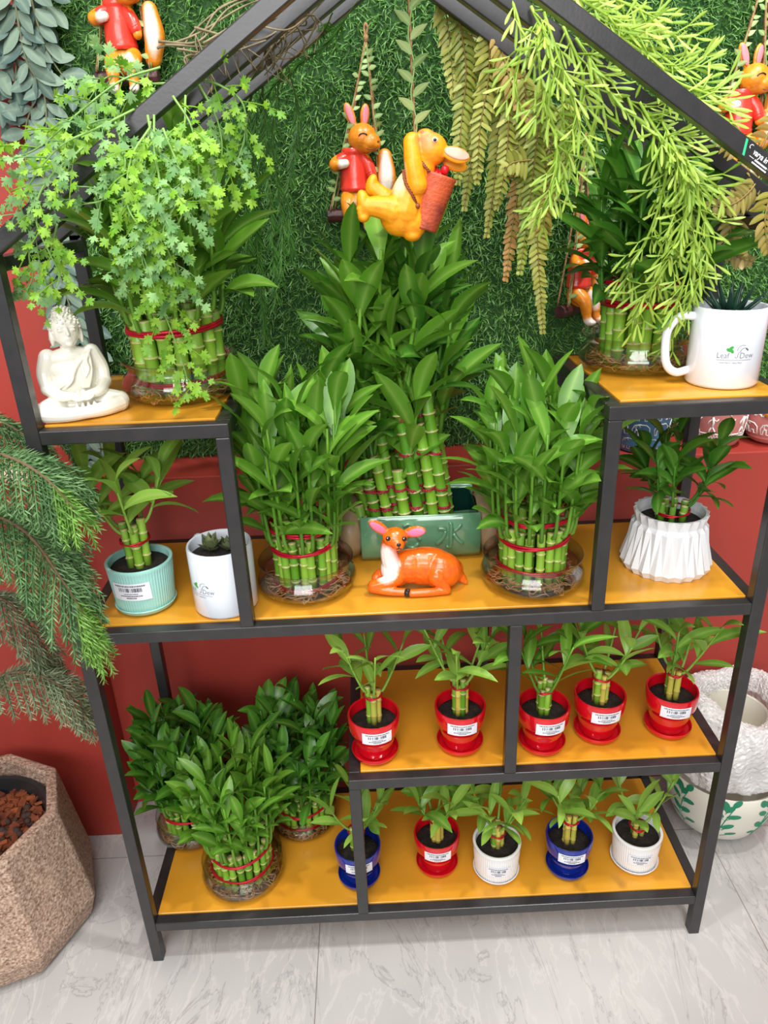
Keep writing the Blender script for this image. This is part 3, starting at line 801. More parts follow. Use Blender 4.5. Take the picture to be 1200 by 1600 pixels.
def haworthia(t, r, h):
    soil(t, r - 0.0042, h - 0.012)
    M = leaf_mat('dark_succulent', S(14, 44, 34), S(40, 84, 62), rough=0.4, trans=0)
    R_.seed(5)
    for i in range(17):
        a = i * 2.4; up = 1.15 - 0.9 * i / 17; m = MB()
        d = V(math.cos(a) * math.sin(up), math.sin(a) * math.sin(up), math.cos(up)); L = 0.036 + 0.010 * R_.random()
        b = V(math.cos(a), math.sin(a), 0) * 0.006 + V(0, 0, h - 0.013)
        pts = [b + d * L * s + V(0, 0, 0.010 * s * s * math.sin(up)) for s in np.linspace(0, 1, 7)]
        m.tube(pts, [0.0044, 0.0048, 0.0045, 0.0038, 0.0028, 0.0016, 0.0003], 8, flat=0.5, tints=[(R_.random() * 0.6, 0, s / 6) for s in range(7)])
        m.build('succulent_leaf', M, t)
def rosette(t, r, h):
    soil(t, r - 0.0042, h - 0.016)
    M = leaf_mat('dusky_rosette', S(84, 92, 60), S(128, 140, 96), rough=0.5, trans=0)
    R_.seed(9)
    for c, sc, nn in (((0.002, 0.012), 1.0, 11), ((-0.012, -0.006), 1.25, 12)):
        for i in range(nn):
            a = i * 2.4; up = 1.25 - 1.0 * i / nn; m = MB()
            d = V(math.cos(a) * math.sin(up), math.sin(a) * math.sin(up), math.cos(up))
            m.leaf(V(c[0], c[1], h - 0.016), d, 0.022 * sc, 0.013 * sc, curl=-0.5, fold=0.45, tint=R_.random(), prof=(0.35, 0.7, 1.0, 1.0, 0.75, 0.35, 0.04))
            m.build('succulent_leaf', M, t)
mug('big white mug holding a dark spiky succulent on the upper right shelf', 0.834, 0.079, ZU + 0.0025, -0.06, -0.10, haworthia)
mug('white mug with a dusky succulent standing behind a rack post', 0.190, 0.058, ZM + 0.0025, -0.88, 0.26, rosette)
# ------------------------------------------------------------------ green ceramic trough with the tall bamboo
M_CELADON = mat('celadon_glaze', S(102, 150, 114), 0.10, spec=0.6, coat=0.6, noise=(S(82, 128, 96), 14, 0.35, 0.7))
M_TEAL_IN = mat('dark_teal_glaze', S(14, 50, 42), 0.15, coat=0.5)
M_BURLAP = mat('beige_stoneware', S(168, 146, 112), 0.5, noise=(S(140, 116, 86), 18, 0.35, 0.65), coat=0.15, bump=(30, 0.25))
R_.seed(51)
t = thing('ceramic_trough', 'long green glazed trough with beige gathered ends holding a tall bamboo pyramid', 'potted plant', (0.462, 0.215, ZM + 0.0025))
def trough():
    m = MB()
    # cross-section in (y, z): open-topped log
    sec = [(-0.052, 0.002), (-0.060, 0.012), (-0.064, 0.034), (-0.063, 0.056), (-0.0605, 0.072), (-0.0585, 0.0745), (-0.056, 0.0725), (-0.055, 0.05), (-0.050, 0.020),
           (0.030, 0.020), (0.034, 0.05), (0.036, 0.0795), (0.0385, 0.0815), (0.041, 0.079), (0.043, 0.056), (0.042, 0.034), (0.038, 0.012), (0.032, 0.002)]
    xs = [-0.088, -0.086, -0.06, -0.03, 0, 0.03, 0.06, 0.086, 0.088]; k = len(sec)
    vs = []
    for i, x in enumerate(xs):
        s = 0.97 if i in (0, len(xs) - 1) else 1.0 + 0.012 * (1 - (x / 0.088) ** 2)
        vs += [(x, y * s - 0.006 * 0, z * (1 + 0.02 * (s - 1))) for y, z in sec]
    fs = [(i * k + j, i * k + (j + 1) % k, (i + 1) * k + (j + 1) % k, (i + 1) * k + j) for i in range(len(xs) - 1) for j in range(k)]
    fs += [tuple(range(k - 1, -1, -1)), tuple((len(xs) - 1) * k + j for j in range(k))]
    m.add(vs, fs); return m
tr = trough(); sharp(tr.build('trough_body', M_CELADON, t), 1.0)
inn = MB().box((-0.084, -0.0545, 0.018), (0.084, 0.0345, 0.0205)); inn.build('trough_floor', M_TEAL_IN, t, smooth=False)
lin = MB()
lin.box((-0.083, 0.0325, 0.02), (0.083, 0.0345, 0.076)); lin.box((-0.085, -0.052, 0.02), (-0.083, 0.034, 0.072)); lin.box((0.083, -0.052, 0.02), (0.085, 0.034, 0.072))
lin.build('trough_lining', M_TEAL_IN, t, smooth=False)
for s in (-1, 1):
    m = MB(); n = 44; rows = [(0.086, 0.80), (0.092, 0.98), (0.102, 1.06), (0.114, 1.02), (0.122, 0.84), (0.126, 0.58), (0.122, 0.36), (0.118, 0.15), (0.117, 0.0)]
    vs = []
    for i, (x, k) in enumerate(rows):
        for j in range(n):
            a = 2 * PI * j / n
            f = 1 + (0.045 * math.sin(a * 9 + i * 0.7) + 0.03 * math.sin(a * 5 - i)) * (0.25 + 0.8 * (i > 3))
            vs.append((s * (x + 0.003 * math.sin(a * 7 + 2 * i) * (i > 2)), -0.011 + 0.056 * k * f * math.cos(a), max(0.0008, 0.0425 + 0.0435 * k * f * math.sin(a))))
    fs = [(i * n + j, i * n + (j + 1) % n, (i + 1) * n + (j + 1) % n, (i + 1) * n + j) for i in range(len(rows) - 1) for j in range(n)]
    m.add(vs, fs if s > 0 else [q[::-1] for q in fs])
    m.build('gathered_end', M_BURLAP, t)['label'] = 'beige gathered end of the trough'
# raised characters on the front
def front_y(z): return float(np.interp(z, [0.012, 0.034, 0.056, 0.072], [-0.0605, -0.0652, -0.0642, -0.0612]))
def glyph(strokes, cx, cz, sc, name):
    m = MB()
    for st in strokes:
        p2 = spline([V(a, b, 0) for a, b in st], 12)
        pts = [V(cx + q[0] * sc, front_y(cz + q[1] * sc) - 0.0004, cz + q[1] * sc) for q in p2]
        m.tube(pts, [0.0018] + [0.0031] * 10 + [0.0014], 8)
    o = m.build('raised_character', M_CELADON, t); o['label'] = name
glyph([[(-0.02, 1.0), (0.12, 0.8), (0.10, 0.1), (0.10, -0.75), (-0.05, -0.95), (-0.28, -0.85)], [(-0.85, 0.55), (-0.4, 0.55), (-0.28, 0.45)], [(-0.25, 0.40), (-0.45, -0.1), (-0.95, -0.75)],
       [(0.85, 0.85), (0.6, 0.55), (0.32, 0.30)], [(0.28, 0.15), (0.55, -0.3), (1.0, -0.75)]], 0.0415, 0.043, 0.0205, 'raised character for water on the trough front')
glyph([[(-0.5, 0.85), (-0.1, 1.0), (0.35, 0.8)], [(-0.4, 0.45), (0.1, 0.5), (0.5, 0.3)], [(0.05, 0.9), (-0.2, 0.1), (-0.8, -0.5)], [(-0.3, -0.2), (-0.2, -0.8), (0.3, -0.9), (0.6, -0.5)], [(0.5, 0.1), (0.75, -0.25)], [(-0.85, -0.2), (-0.95, -0.6)]], -0.016, 0.043, 0.0200, 'raised character half hidden behind the fawn')
# pebbly water level and canes in stepped rows
M_TWINE = mat('dark_red_twine', S(150, 22, 46), 0.45)
def twine(parent, c, r, z):
    m = MB(); ph = R_.uniform(0, 6)
    pts = [V(c[0] + (r + 0.0008) * math.cos(a), c[1] + (r + 0.0008) * math.sin(a), z + 0.0015 * math.sin(a + ph)) for a in np.linspace(0, 2 * PI, 16)]
    m.tube(pts, 0.0011, 5, cap=False); m.tube([p + V(0, 0, 0.0018) for p in pts], 0.0010, 5, cap=False)
    a = -PI / 2 + R_.uniform(-0.6, 0.6); e = V(c[0] + r * 1.1 * math.cos(a), c[1] + r * 1.1 * math.sin(a), z)
    m.ball(e, 0.0022, nu=7, nv=5)
    for s in (-1, 1): m.tube([e, e + V(s * 0.004, -0.001, 0.001), e + V(s * 0.006, 0, -0.002)], [0.0008, 0.0007, 0.0004], 4)
    m.build('twine_tie', M_TWINE, parent)
rowsdef = [(-0.046, [(-0.078, 0.088), (-0.058, 0.125), (-0.037, 0.165), (-0.016, 0.140), (0.004, 0.235), (0.024, 0.205), (0.044, 0.255)]),
           (-0.026, [(-0.068, 0.115), (-0.047, 0.170), (-0.026, 0.210), (-0.006, 0.250), (0.014, 0.262), (0.034, 0.235)]),
           (-0.004, [(-0.074, 0.180), (-0.052, 0.225), (-0.030, 0.260), (-0.008, 0.268), (0.012, 0.270), (0.032, 0.250), (0.050, 0.22)]),
           (0.018, [(-0.066, 0.21), (-0.040, 0.245), (-0.016, 0.275), (0.010, 0.285), (0.034, 0.265), (0.052, 0.23)])]
for ri, (y0, lst) in enumerate(rowsdef):
    for x0, h in lst:
        hh = h * R_.uniform(0.97, 1.03); lean = -0.13 * (h / 0.25) * 0.25 + R_.uniform(-0.004, 0.004)
        a = V(x0, y0 + R_.uniform(-0.003, 0.003), 0.021); b = V(x0 + lean, y0 + R_.uniform(-0.004, 0.006), hh)
        r = 0.0083 * R_.uniform(0.9, 1.08)
        m = MB(); cane(m, a, b, r)
        c = m.build('bamboo_cane', M_CANE_DEEP, t)
        for zt in ((0.082, 0.11, 0.165, 0.215) if ri < 2 else ()):
            if zt < hh - 0.012 and R_.random() < 0.72:
                q = a + (b - a) * ((zt - 0.021) / (hh - 0.021)); twine(c, q, r, zt)
        ns = 1 if ri < 2 else 2
        for k in range(ns):
            ang = R_.uniform(0, 2 * PI) if ri > 1 else R_.choice((R_.uniform(-0.8, 0.6), PI + R_.uniform(-0.6, 0.8), PI / 2 + R_.uniform(-0.7, 0.7)))
            o = V(math.cos(ang), math.sin(ang)); f = R_.uniform(0.86, 0.96) - 0.12 * k
            s = MB(); H = R_.uniform(0.13, 0.21) if h > 0.17 else R_.uniform(0.10, 0.16)
            if hh + H > 0.46: H = 0.46 - hh
            shoot(s, a + (b - a) * f + V(o[0], o[1], 0) * r * 0.7, o, H, 8, 0.100, 0.028, lean=0.16, spread=0.8, stem=0.0036, start=0.38, curl=0.6)
            s.build('leafy_shoot', M_SHOOT_DEEP if R_.random() < 0.5 else M_SHOOT, c)

# ------------------------------------------------------------------ patch materials for figures
def patch_mat(name, base, patches, rough=0.4, coat=0.0, noise_amt=0.25, var=None):
    """paint patches: (centre, radii, colour, softness) ellipsoids in the object's own space"""
    m = mat(name, base, rough, coat=coat, noise=(var, 120, 0.4, 0.7) if var else None, bump=(220, 0.2))
    nt = m.node_tree; N, L = nt.nodes, nt.links; p = N['Principled BSDF']
    tc = N.new('ShaderNodeTexCoord')
    nz = N.new('ShaderNodeTexNoise'); nz.inputs['Scale'].default_value = 180; L.new(tc.outputs['Object'], nz.inputs['Vector'])
    if var: cur = p.inputs['Base Color'].links[0].from_socket
    else:
        rgb = N.new('ShaderNodeRGB'); rgb.outputs[0].default_value = base; cur = rgb.outputs[0]
    for c, r, col, soft in patches:
        mp = N.new('ShaderNodeMapping'); mp.vector_type = 'TEXTURE'
        mp.inputs['Location'].default_value = c; mp.inputs['Scale'].default_value = r
        L.new(tc.outputs['Object'], mp.inputs['Vector'])
        ln = N.new('ShaderNodeVectorMath'); ln.operation = 'LENGTH'; L.new(mp.outputs[0], ln.inputs[0])
        ad = N.new('ShaderNodeMath'); ad.operation = 'MULTIPLY_ADD'; ad.inputs[1].default_value = noise_amt; L.new(nz.outputs['Fac'], ad.inputs[0])
        L.new(ln.outputs['Value'], ad.inputs[2])
        mr = N.new('ShaderNodeMapRange'); mr.inputs['From Min'].default_value = 1.0 + noise_amt / 2 - soft; mr.inputs['From Max'].default_value = 1.0 + noise_amt / 2 + soft
        mr.inputs['To Min'].default_value = 1; mr.inputs['To Max'].default_value = 0
        L.new(ad.outputs[0], mr.inputs['Value'])
        mx = N.new('ShaderNodeMix'); mx.data_type = 'RGBA'; mx.inputs['B'].default_value = col
        L.new(mr.outputs[0], mx.inputs['Factor']); L.new(cur, mx.inputs['A']); cur = mx.outputs['Result']
    L.new(cur, p.inputs['Base Color'])
    return m
MM = 0.001
def mmv(*a): return V(*a) * MM
def seg(mb, pts, rad, n=12, k=14):
    """round-ended limb through pts (mm)"""
    pp = spline([mmv(*p) for p in pts], k)
    rr = np.interp(np.linspace(0, 1, k), np.linspace(0, 1, len(rad)), rad) * MM
    mb.tube(pp, list(rr), n); mb.ball(pp[0], rr[0], nu=n, nv=8); mb.ball(pp[-1], rr[-1], nu=n, nv=8)
def ell(mb, c, r, rz=0, ry=0, rx=0):
    rot = rotm((0, 0, 1), rz) @ rotm((0, 1, 0), ry) @ rotm((1, 0, 0), rx)
    mb.ball(mmv(*c), tuple(q * MM for q in r), rot, 20, 12)
def blade(mb, base, tip, w, thick, nrm, notch=0.0):
    """ear-like flattened lens from base to tip (mm)"""
    a, b = mmv(*base), mmv(*tip); d = unit(b - a); n = unit(np.asarray(nrm, float) - d * np.dot(d, nrm)); s = np.cross(d, n)
    rot = np.stack([s, n, d], 1); L = np.linalg.norm(b - a)
    mb.ball((a + b) / 2, (w * MM / 2, thick * MM / 2, L / 2), rot, 18, 12)
M_DARK = mat('black_paint', S(28, 24, 24), 0.35)
M_PINK = mat('pink_paint', S(232, 132, 142), 0.45)
M_PINKV = mat('bright_pink_paint', S(240, 116, 150), 0.45)
M_WHITEP = mat('white_paint', S(236, 226, 216), 0.5, bump=(250, 0.3))

# ------------------------------------------------------------------ fawn
fawn = thing('fawn_figurine', 'orange lying fawn figurine with a white throat and pink ears', 'figurine', (0.445, 0.080, ZM + 0.0025))
m = MB()
ell(m, (20, 2, 32), (46, 24, 29), 0, 0.06); ell(m, (42, -6, 28), (30, 22, 28)); ell(m, (58, 4, 22), (18, 18, 20)); ell(m, (-24, 0, 30), (24, 21, 27)); ell(m, (-4, 0, 34), (30, 22, 26))
seg(m, [(-28, -2, 38), (-34, -4, 58), (-33, -7, 78)], [17, 13, 11.5])
ell(m, (-25, -10, 85), (18.5, 16, 14.5)); ell(m, (-22, -19, 80), (11, 11, 9.5)); ell(m, (-21, -24, 79), (8, 7, 7))
seg(m, [(-24, -14, 24), (-42, -18, 19), (-60, -18, 15)], [12, 9.5, 8]); seg(m, [(-60, -18, 12), (-36, -24, 8.5), (-14, -27, 7)], [8, 6.5, 5.5])
seg(m, [(-30, 10, 20), (-48, 8, 18), (-54, 2, 16)], [10, 9, 8])
seg(m, [(34, -20, 26), (44, -24, 14), (48, -26, 6.5)], [14, 8, 6.5]); seg(m, [(48, -26, 6), (20, -29, 6.2), (-4, -30, 6.5)], [6, 6, 5.5])
seg(m, [(70, 4, 14), (76, 2, 7), (79, 0, 4)], [8, 6, 3.5])
blade(m, (-34, -8, 90), (-61, -12, 113), 17, 7, (-0.3, -1, 0.2)); blade(m, (-12, -6, 89), (20, -14, 96), 17, 7, (0.3, -1, 0.2))
body = fuse(m, 'body', patch_mat('fawn_paint', S(238, 106, 22), [((-0.040, -0.018, 0.048), (0.019, 0.020, 0.027), S(244, 226, 220), 0.18)], 0.22, 0.25, 0.2, S(228, 92, 20)), fawn, 0.0011, 5)
m = MB(); blade(m, (-37, -11.5, 93), (-59.5, -15, 111), 11, 3.2, (-0.3, -1, 0.2)); o = m.build('inner_ear', M_PINKV, fawn); o['label'] = 'pink inner ear'
m = MB(); blade(m, (-7, -10, 90), (18, -16.5, 95.5), 11.5, 3.2, (0.3, -1, 0.2)); o = m.build('inner_ear', M_PINKV, fawn); o['label'] = 'pink inner ear'
for c in ((-35, -23.3, 90), (-12, -23.4, 88.5)):
    m = MB(); ell(m, c, (3.4, 1.8, 3.6)); e = m.build('eye', M_DARK, fawn); h_ = MB(); ell(h_, (c[0] - 1, c[1] - 1.5, c[2] + 1.2), (0.8, 0.5, 0.8)); h_.build('eye_highlight', M_WHITEP, e)
m = MB(); ell(m, (-20.5, -30.2, 83), (3.2, 1.8, 2.6)); m.tube([mmv(-20.5, -31.6, 82), mmv(-20.5, -31.4, 78), mmv(-24, -30.6, 76.5)], 0.0007, 5); m.tube([mmv(-20.5, -31.4, 78), mmv(-17, -30.6, 76.5)], 0.0007, 5); m.build('nose_and_mouth', M_DARK, fawn)
m = MB(); ell(m, (-10, -29, 6.8), (6.2, 5.4, 6.4)); ell(m, (-9, -31.0, 11.5), (3, 3, 3)); m.build('hoof', M_DARK, fawn)
fawn.scale = (0.93, 0.93, 0.97)

# ------------------------------------------------------------------ seated white statue
M_CREAM = mat('cream_ceramic', S(236, 232, 218), 0.22, coat=0.35, sss=0.1)
st = thing('seated_statue', 'cream white meditating figure with curled hair seated on the upper left shelf', 'statue', (0.047, 0.063, ZU + 0.0025), 0.50)
HS = 1.17
def hd(q): return (q[0] * HS, (q[1] - 4) * HS + 4, (q[2] - 88) * HS + 88)
def hell(m, c, r): ell(m, hd(c), tuple(k * HS for k in r))
m = MB()
ell(m, (0, 6, 46), (29, 19, 40)); ell(m, (0, 7, 74), (30, 16, 13)); ell(m, (0, 6, 60), (31, 18, 18)); seg(m, [(0, 6, 82), (0, 5, 94)], [10.5, 9.5])
ell(m, (0, 6, 14), (36, 26, 16))
for s in (-1, 1):
    seg(m, [(s * 14, 4, 16), (s * 36, -10, 15), (s * 48, -16, 13)], [16, 14, 12.5]); seg(m, [(s * 46, -20, 11), (s * 22, -34, 9.5), (s * -6, -38, 9)], [12, 9.5, 7.5])
    seg(m, [(s * 27, 8, 76), (s * 35, 6, 56), (s * 35, 0, 38)], [11.5, 10, 9]); seg(m, [(s * 36, 0, 38), (s * 24, -20, 31), (s * 6, -28, 29)], [9, 7, 5.5])
    for k in range(4): seg(m, [(s * (4 + 2 * k), -27 - k * 2.1, 27.5), (s * -6, -29.5 - k * 2.1, 27.5 - 0.5 * k), (s * -13, -27 - k * 1.8, 28)], [2.2, 2.0, 1.7], 8, 8)
    seg(m, [(s * 2, -24, 31), (s * -2, -25, 34), (s * -3, -27, 35.5)], [2.4, 2.2, 1.8], 8, 8)
    for k in range(4): seg(m, [(s * (16 + 7 * k), -31 + 4 * k, 16), (s * (20 + 7 * k), -30 + 4.5 * k, 8.5), (s * (18 + 7 * k), -24 + 4 * k, 3)], [1.6, 1.8, 1.4], 8, 10)
    hell(m, (s * 15.3, 3, 99), (2.6, 4.2, 9))
    hell(m, (s * 5.8, -10.2, 107.5), (3.8, 2.0, 1.5)); hell(m, (s * 5.8, -10.2, 110.6), (4.8, 1.6, 0.9))
hell(m, (0, 2, 105), (14.6, 14.2, 17.5)); hell(m, (0, -2, 98), (11, 10.5, 10))
seg(m, [hd((0, -11.8, 109.5)), hd((0, -14.2, 103.6))], [1.5, 2.6], 8, 8); hell(m, (0, -11.6, 98.8), (3.8, 1.8, 0.9)); hell(m, (0, -11.2, 97.0), (3.0, 1.8, 1.0)); hell(m, (0, -9.5, 92.5), (4.5, 3.5, 2.8))
for k, (x0, x1) in enumerate(((21, -30), (17, -29), (12, -27), (7, -24), (2, -19))):       # robe folds across the chest
    seg(m, [(x0, -6 - k * 0.6, 80 - 4 * k), ((x0 + x1) * 0.42, -14.5 - k * 0.5, 60 - 3.2 * k), (x1, -6, 46 - 3 * k)], [1.5, 1.9, 1.3], 8, 12)
for k in range(5): seg(m, [(22 - 4 * k, -7.5, 78 - 1.5 * k), (20 - 3.4 * k, -13.5, 56), (13 - 2 * k, -15, 36)], [1.6, 1.7, 1.2], 8, 12)
seg(m, [(24, -5, 82), (16, -12, 70), (17, -14, 60), (11, -15.5, 50)], [2.2, 2.4, 2.0, 1.6], 8, 14)
for k in range(4): seg(m, [(-8 + 7 * k, -30, 22 - k), (-10 + 7 * k, -39, 13), (-7 + 6 * k, -38, 3)], [2.0, 2.2, 1.6], 8, 10)
fuse(m, 'body', M_CREAM, st, 0.0009, 2)
m = MB(); hell(m, (0, 4.2, 110), (16.2, 14.6, 14.0)); hell(m, (0, 6, 123), (9.5, 9.0, 7.5)); hell(m, (0, 9, 100), (14.6, 9.0, 12))
for c, r in (((0, 4.2, 110), (16.2, 14.6, 14.0)), ((0, 6, 123), (9.5, 9.0, 7.5)), ((0, 9, 100), (14.6, 9, 12))):
    nn = 150 if r[0] > 15 else 70
    for i in range(nn):
        z = 1 - 2 * (i + 0.5) / nn; a = i * 2.39996; q = math.sqrt(1 - z * z)
        p = V(c[0] + r[0] * q * math.cos(a), c[1] + r[1] * q * math.sin(a), c[2] + r[2] * z)
        if p[2] < 114 and p[1] < -3.5: continue
        if p[2] < 92: continue
        m.ball(V(*hd(p)) * MM, 0.0019, nu=7, nv=5)
m.build('curled_hair', M_CREAM, st)
st.scale = (0.91, 0.91, 0.91)

# ------------------------------------------------------------------ rabbits on swings
OR1, OR2 = S(232, 142, 32), S(214, 120, 22)
M_KNIT = mat('red_knit_paint', S(226, 58, 42), 0.3, coat=0.3, bump=(200, 0.15))
M_ROPE = mat('jute_rope', S(166, 128, 86), 0.85, noise=(S(128, 94, 58), 200, 0.4, 0.6), bump=(600, 0.6))
M_SEAT = mat('dark_brown_seat', S(74, 36, 34), 0.45, noise=(S(52, 24, 24), 60, 0.4, 0.6), bump=(120, 0.5))
M_ROPE_LEAF = leaf_mat('pale_rope_leaves', S(116, 156, 84), S(178, 204, 132), rib=S(200, 220, 160), rough=0.6, trans=0.2)
M_RABBIT = patch_mat('rabbit_paint', OR1, [((0.006, -0.030, 0.016), (0.012, 0.014, 0.018), S(232, 218, 204), 0.25), ((-0.013, -0.030, -0.020), (0.009, 0.014, 0.008), S(238, 228, 218), 0.3), ((0.018, -0.030, -0.022), (0.009, 0.014, 0.008), S(238, 228, 218), 0.3),
                                           ((-0.016, -0.020, 0.070), (0.008, 0.012, 0.011), S(240, 226, 214), 0.3)], 0.35, 0.15, 0.25, OR2)
M_TAIL = patch_mat('tail_paint', OR1, [((0.046, -0.016, 0.052), (0.010, 0.010, 0.034), S(240, 226, 212), 0.3)], 0.4, 0.1, 0.25, OR2)
def rabbit_parts(t):
    m = MB()
    ell(m, (0, 0, 19), (20, 17, 20)); ell(m, (-2, 0, 48), (19, 15, 30))
    ell(m, (13, -5, 103), (22, 20, 21)); ell(m, (24, -12, 97), (16, 14, 13)); ell(m, (31, -16, 94), (9, 8, 8)); ell(m, (20, -13, 92), (13, 11, 9))
    blade(m, (2, 2, 118), (-10, 4, 152), 15, 8, (-0.1, -1, 0)); blade(m, (16, 4, 118), (20, 6, 150), 15, 8, (0.3, -1, 0))
    seg(m, [(-18, -4, 78), (-27, -8, 73), (-30, -13, 69)], [8, 8.5, 9]); seg(m, [(-30, -13, 69), (-22, -17, 69), (-14, -18, 70)], [8.5, 7, 6.5])
    for s, x in ((-1, -13), (1, 15)):
        seg(m, [(x * 0.9, -6, 22), (x * 1.05, -20, 12), (x, -25, -4)], [13, 10.5, 8.5]); seg(m, [(x, -25, -6), (x, -28, -16), (x + 1, -32, -19)], [7.5, 7, 6.5])
        for k in (-1, 0, 1): ell(m, (x + 1 + 4.2 * k, -36.5, -20), (2.5, 4, 3.6))
    seg(m, [(16, -4, 74), (24, -8, 60), (26, -12, 48)], [9, 7.5, 6.5]);
    fuse(m, 'body', M_RABBIT, t, 0.0013, 4)
    m = MB(); k = 30
    m.lathe([(a * MM, z * MM) for a, z in ((20.5, 31), (22.6, 33), (22.9, 37), (22.0, 39), (22.0, 48), (20.8, 62), (18.5, 74), (16.8, 80), (16.6, 82), (18.2, 84), (18.4, 89), (16.2, 91))], 60, (-0.001, -0.001, 0), mod=lambda a, i, z: (1 + 0.012 * math.sin(a * 30) * (i in (1, 2, 9, 10))) * (1.0 - 0.16 * abs(math.sin(a))))
    seg(m, [(-12, -2, 78), (-20, -6, 75), (-25, -9, 71)], [9.5, 9.8, 9.6]); seg(m, [(12, -3, 77), (20, -8, 66), (24, -11, 55)], [9, 9, 8.4])
    m.build('sweater', M_KNIT, t)['label'] = 'red knitted sweater'
    for (b, tp, nn) in (((1, -2.5, 121), (-9, -0.5, 149), (-0.1, -1, 0)), ((17, -0.5, 121), (20.5, 1.5, 147), (0.3, -1, 0))):
        m = MB(); blade(m, b, tp, 9.5, 3.2, nn); m.build('inner_ear', M_PINK, t)['label'] = 'pink inner ear'
    m = MB(); m.tube([mmv(14 + 6.5 * math.cos(a), -23.6 - 0.8 * math.sin(a), 104 + 5 * math.sin(a)) for a in np.linspace(0.5, 2.9, 9)], 0.0009, 6); m.build('closed_eye', M_DARK, t)
    m = MB(); m.tube([mmv(25 + 9 * math.cos(a), -24 - 1.5 * math.sin(a + 1.2), 93 + 5.5 * math.sin(a)) for a in np.linspace(3.6, 5.6, 9)], 0.0006, 5); ell(m, (35.5, -21.5, 97.5), (2.2, 2, 1.6)); m.build('nose_and_mouth', mat('brown_paint', S(120, 62, 20), 0.5), t)
    m = MB(); seg(m, [(40, 2, 20), (47, -2, 48), (45, -3, 78)], [12, 15, 11]); fuse(m, 'bushy_tail', M_TAIL, t, 0.0014, 3)['label'] = 'bushy orange tail with a white front'
def swing(t, top, seat_x=(-46, 44)):
    m = MB(); k = 16
    pts = [mmv(seat_x[0] + (seat_x[1] - seat_x[0]) * i / k, 4, -2) for i in range(k + 1)]
    m.tube(pts, [0.0105 * (1 + 0.04 * math.sin(i * 2.1)) for i in range(k + 1)], 9); bevel(m.build('swing_seat', M_SEAT, t, smooth=False), 0.0008, 1)
    tp = mmv(*top)
    for s, x in enumerate((seat_x[0] + 8, seat_x[1] - 6)):
        m = MB()
        for dy in (-7, 15):
            b = mmv(x + (3 if dy > 0 else -3), dy, 6); m.tube(spline([b, (b + tp) / 2 + V(0.002, 0, 0), tp], 24), 0.0017, 6)
        r = m.build('rope', M_ROPE, t)
        lv = MB(); b = mmv(x, -8, 8)
        pth = spline([b, b + (tp - b) * 0.35 + mmv(-2 if s == 0 else 3, -3, 0), b + (tp - b) * 0.7, tp + mmv(0, -3, -8)], 40)
        lv.tube(pth, 0.0008, 5, tints=[(0.4, 0.3, 0)] * 40)
        for i in range(2, 38, 2):
            d = unit(pth[i + 1] - pth[i]); sd = V(R_.choice((-1, 1)) * 0.8, R_.uniform(-0.8, 0.2), R_.uniform(-0.2, 0.6))
            lv.leaf(pth[i], unit(sd + d * 0.6), 0.014, 0.0075, curl=0.4, fold=0.2, face=(R_.uniform(-.5,.5), -1, 0.4), prof=(0.2, 0.75, 1, 0.85, 0.5, 0.05))
        lv.build('rope_leaves', M_ROPE_LEAF, r)
    m = MB(); m.ball(tp, (0.004, 0.004, 0.006), nu=10, nv=7); m.tube(spline([tp, tp + mmv(2, 0, 8), tp + mmv(3, 0, 14), tp + mmv(0, 0, 18), tp + mmv(-2, 0, 12), tp], 18), 0.0017, 6); m.build('knot', M_ROPE, t)
GRB = 'rabbit ornaments on rope swings'
for nm, loc, rz, top, lab in (('rabbit_swing', (0.390, 0.418, 1.109), 0.0, (24, 12, 232), 'winking rabbit in a red sweater on a rope swing, behind the orange hanging rabbit'),
                              ('rabbit_swing', (0.070, 0.418, 1.304), 0.0, (22, 12, 240), 'red sweatered rabbit on a rope swing at the upper left, above the leafy garland'),
                              ('rabbit_swing', (0.966, 0.418, 1.166), 0.0, (16, 12, 240), 'red sweatered rabbit on a rope swing beyond the right roof bar'),
                              ('rabbit_swing', (0.738, 0.405, 0.955), 0.80, (8, 8, 235), 'rabbit on a swing half hidden by the upper right bamboo bowl')):
    t = thing(nm, lab, 'ornament', loc, rz, GRB); R_.seed(61)
    rabbit_parts(t); swing(t, top)

# ------------------------------------------------------------------ big orange rabbit hanging from the rope
AMB, AMB2 = S(246, 158, 14), S(238, 142, 10)
rb = thing('hanging_rabbit', 'bright orange rabbit with a wicker backpack hanging from a single rope', 'ornament', (0.458, 0.125, 1.088))
U = 0.168
def uv(u, v, y=0.0): return ((u - 700) * U, y, (1000 - v) * U)      # sculpt plane laid out as a side view of the ornament
m = MB()
ell(m, uv(610, 830, 0), (25, 20, 24)); ell(m, uv(690, 860, 0), (19, 18, 23)); ell(m, uv(690, 960, -2), (11, 13, 8))
seg(m, [uv(640, 800), uv(690, 660), uv(770, 540)], [23, 20, 15]); ell(m, uv(690, 690, 0), (20, 18, 22), 0, 0.5)
seg(m, [uv(560, 800, -6), uv(470, 770, -10), uv(370, 760, -10)], [17, 13, 10]); ell(m, uv(355, 745, -10), (8, 9, 16), 0, -0.2); ell(m, uv(348, 830, -10), (7, 8, 6))
for k in range(3): ell(m, uv(326 + 5 * k, 775 + 26 * k, -12), (4.5, 6, 4))
seg(m, [uv(600, 760, 12), uv(500, 710, 14), uv(430, 650, 14)], [13, 11, 9]); ell(m, uv(415, 630, 14), (7, 8, 13), 0, 0.3)
seg(m, [uv(725, 640, -14), uv(700, 500, -14), uv(690, 370, -8)], [12, 10.5, 9]); ell(m, uv(700, 350, -6), (8.5, 9, 7))
ell(m, uv(830, 420, 0), (19, 17, 18)); ell(m, uv(790, 355, -1), (12, 11, 11)); ell(m, uv(800, 460, -1), (14, 13, 12))
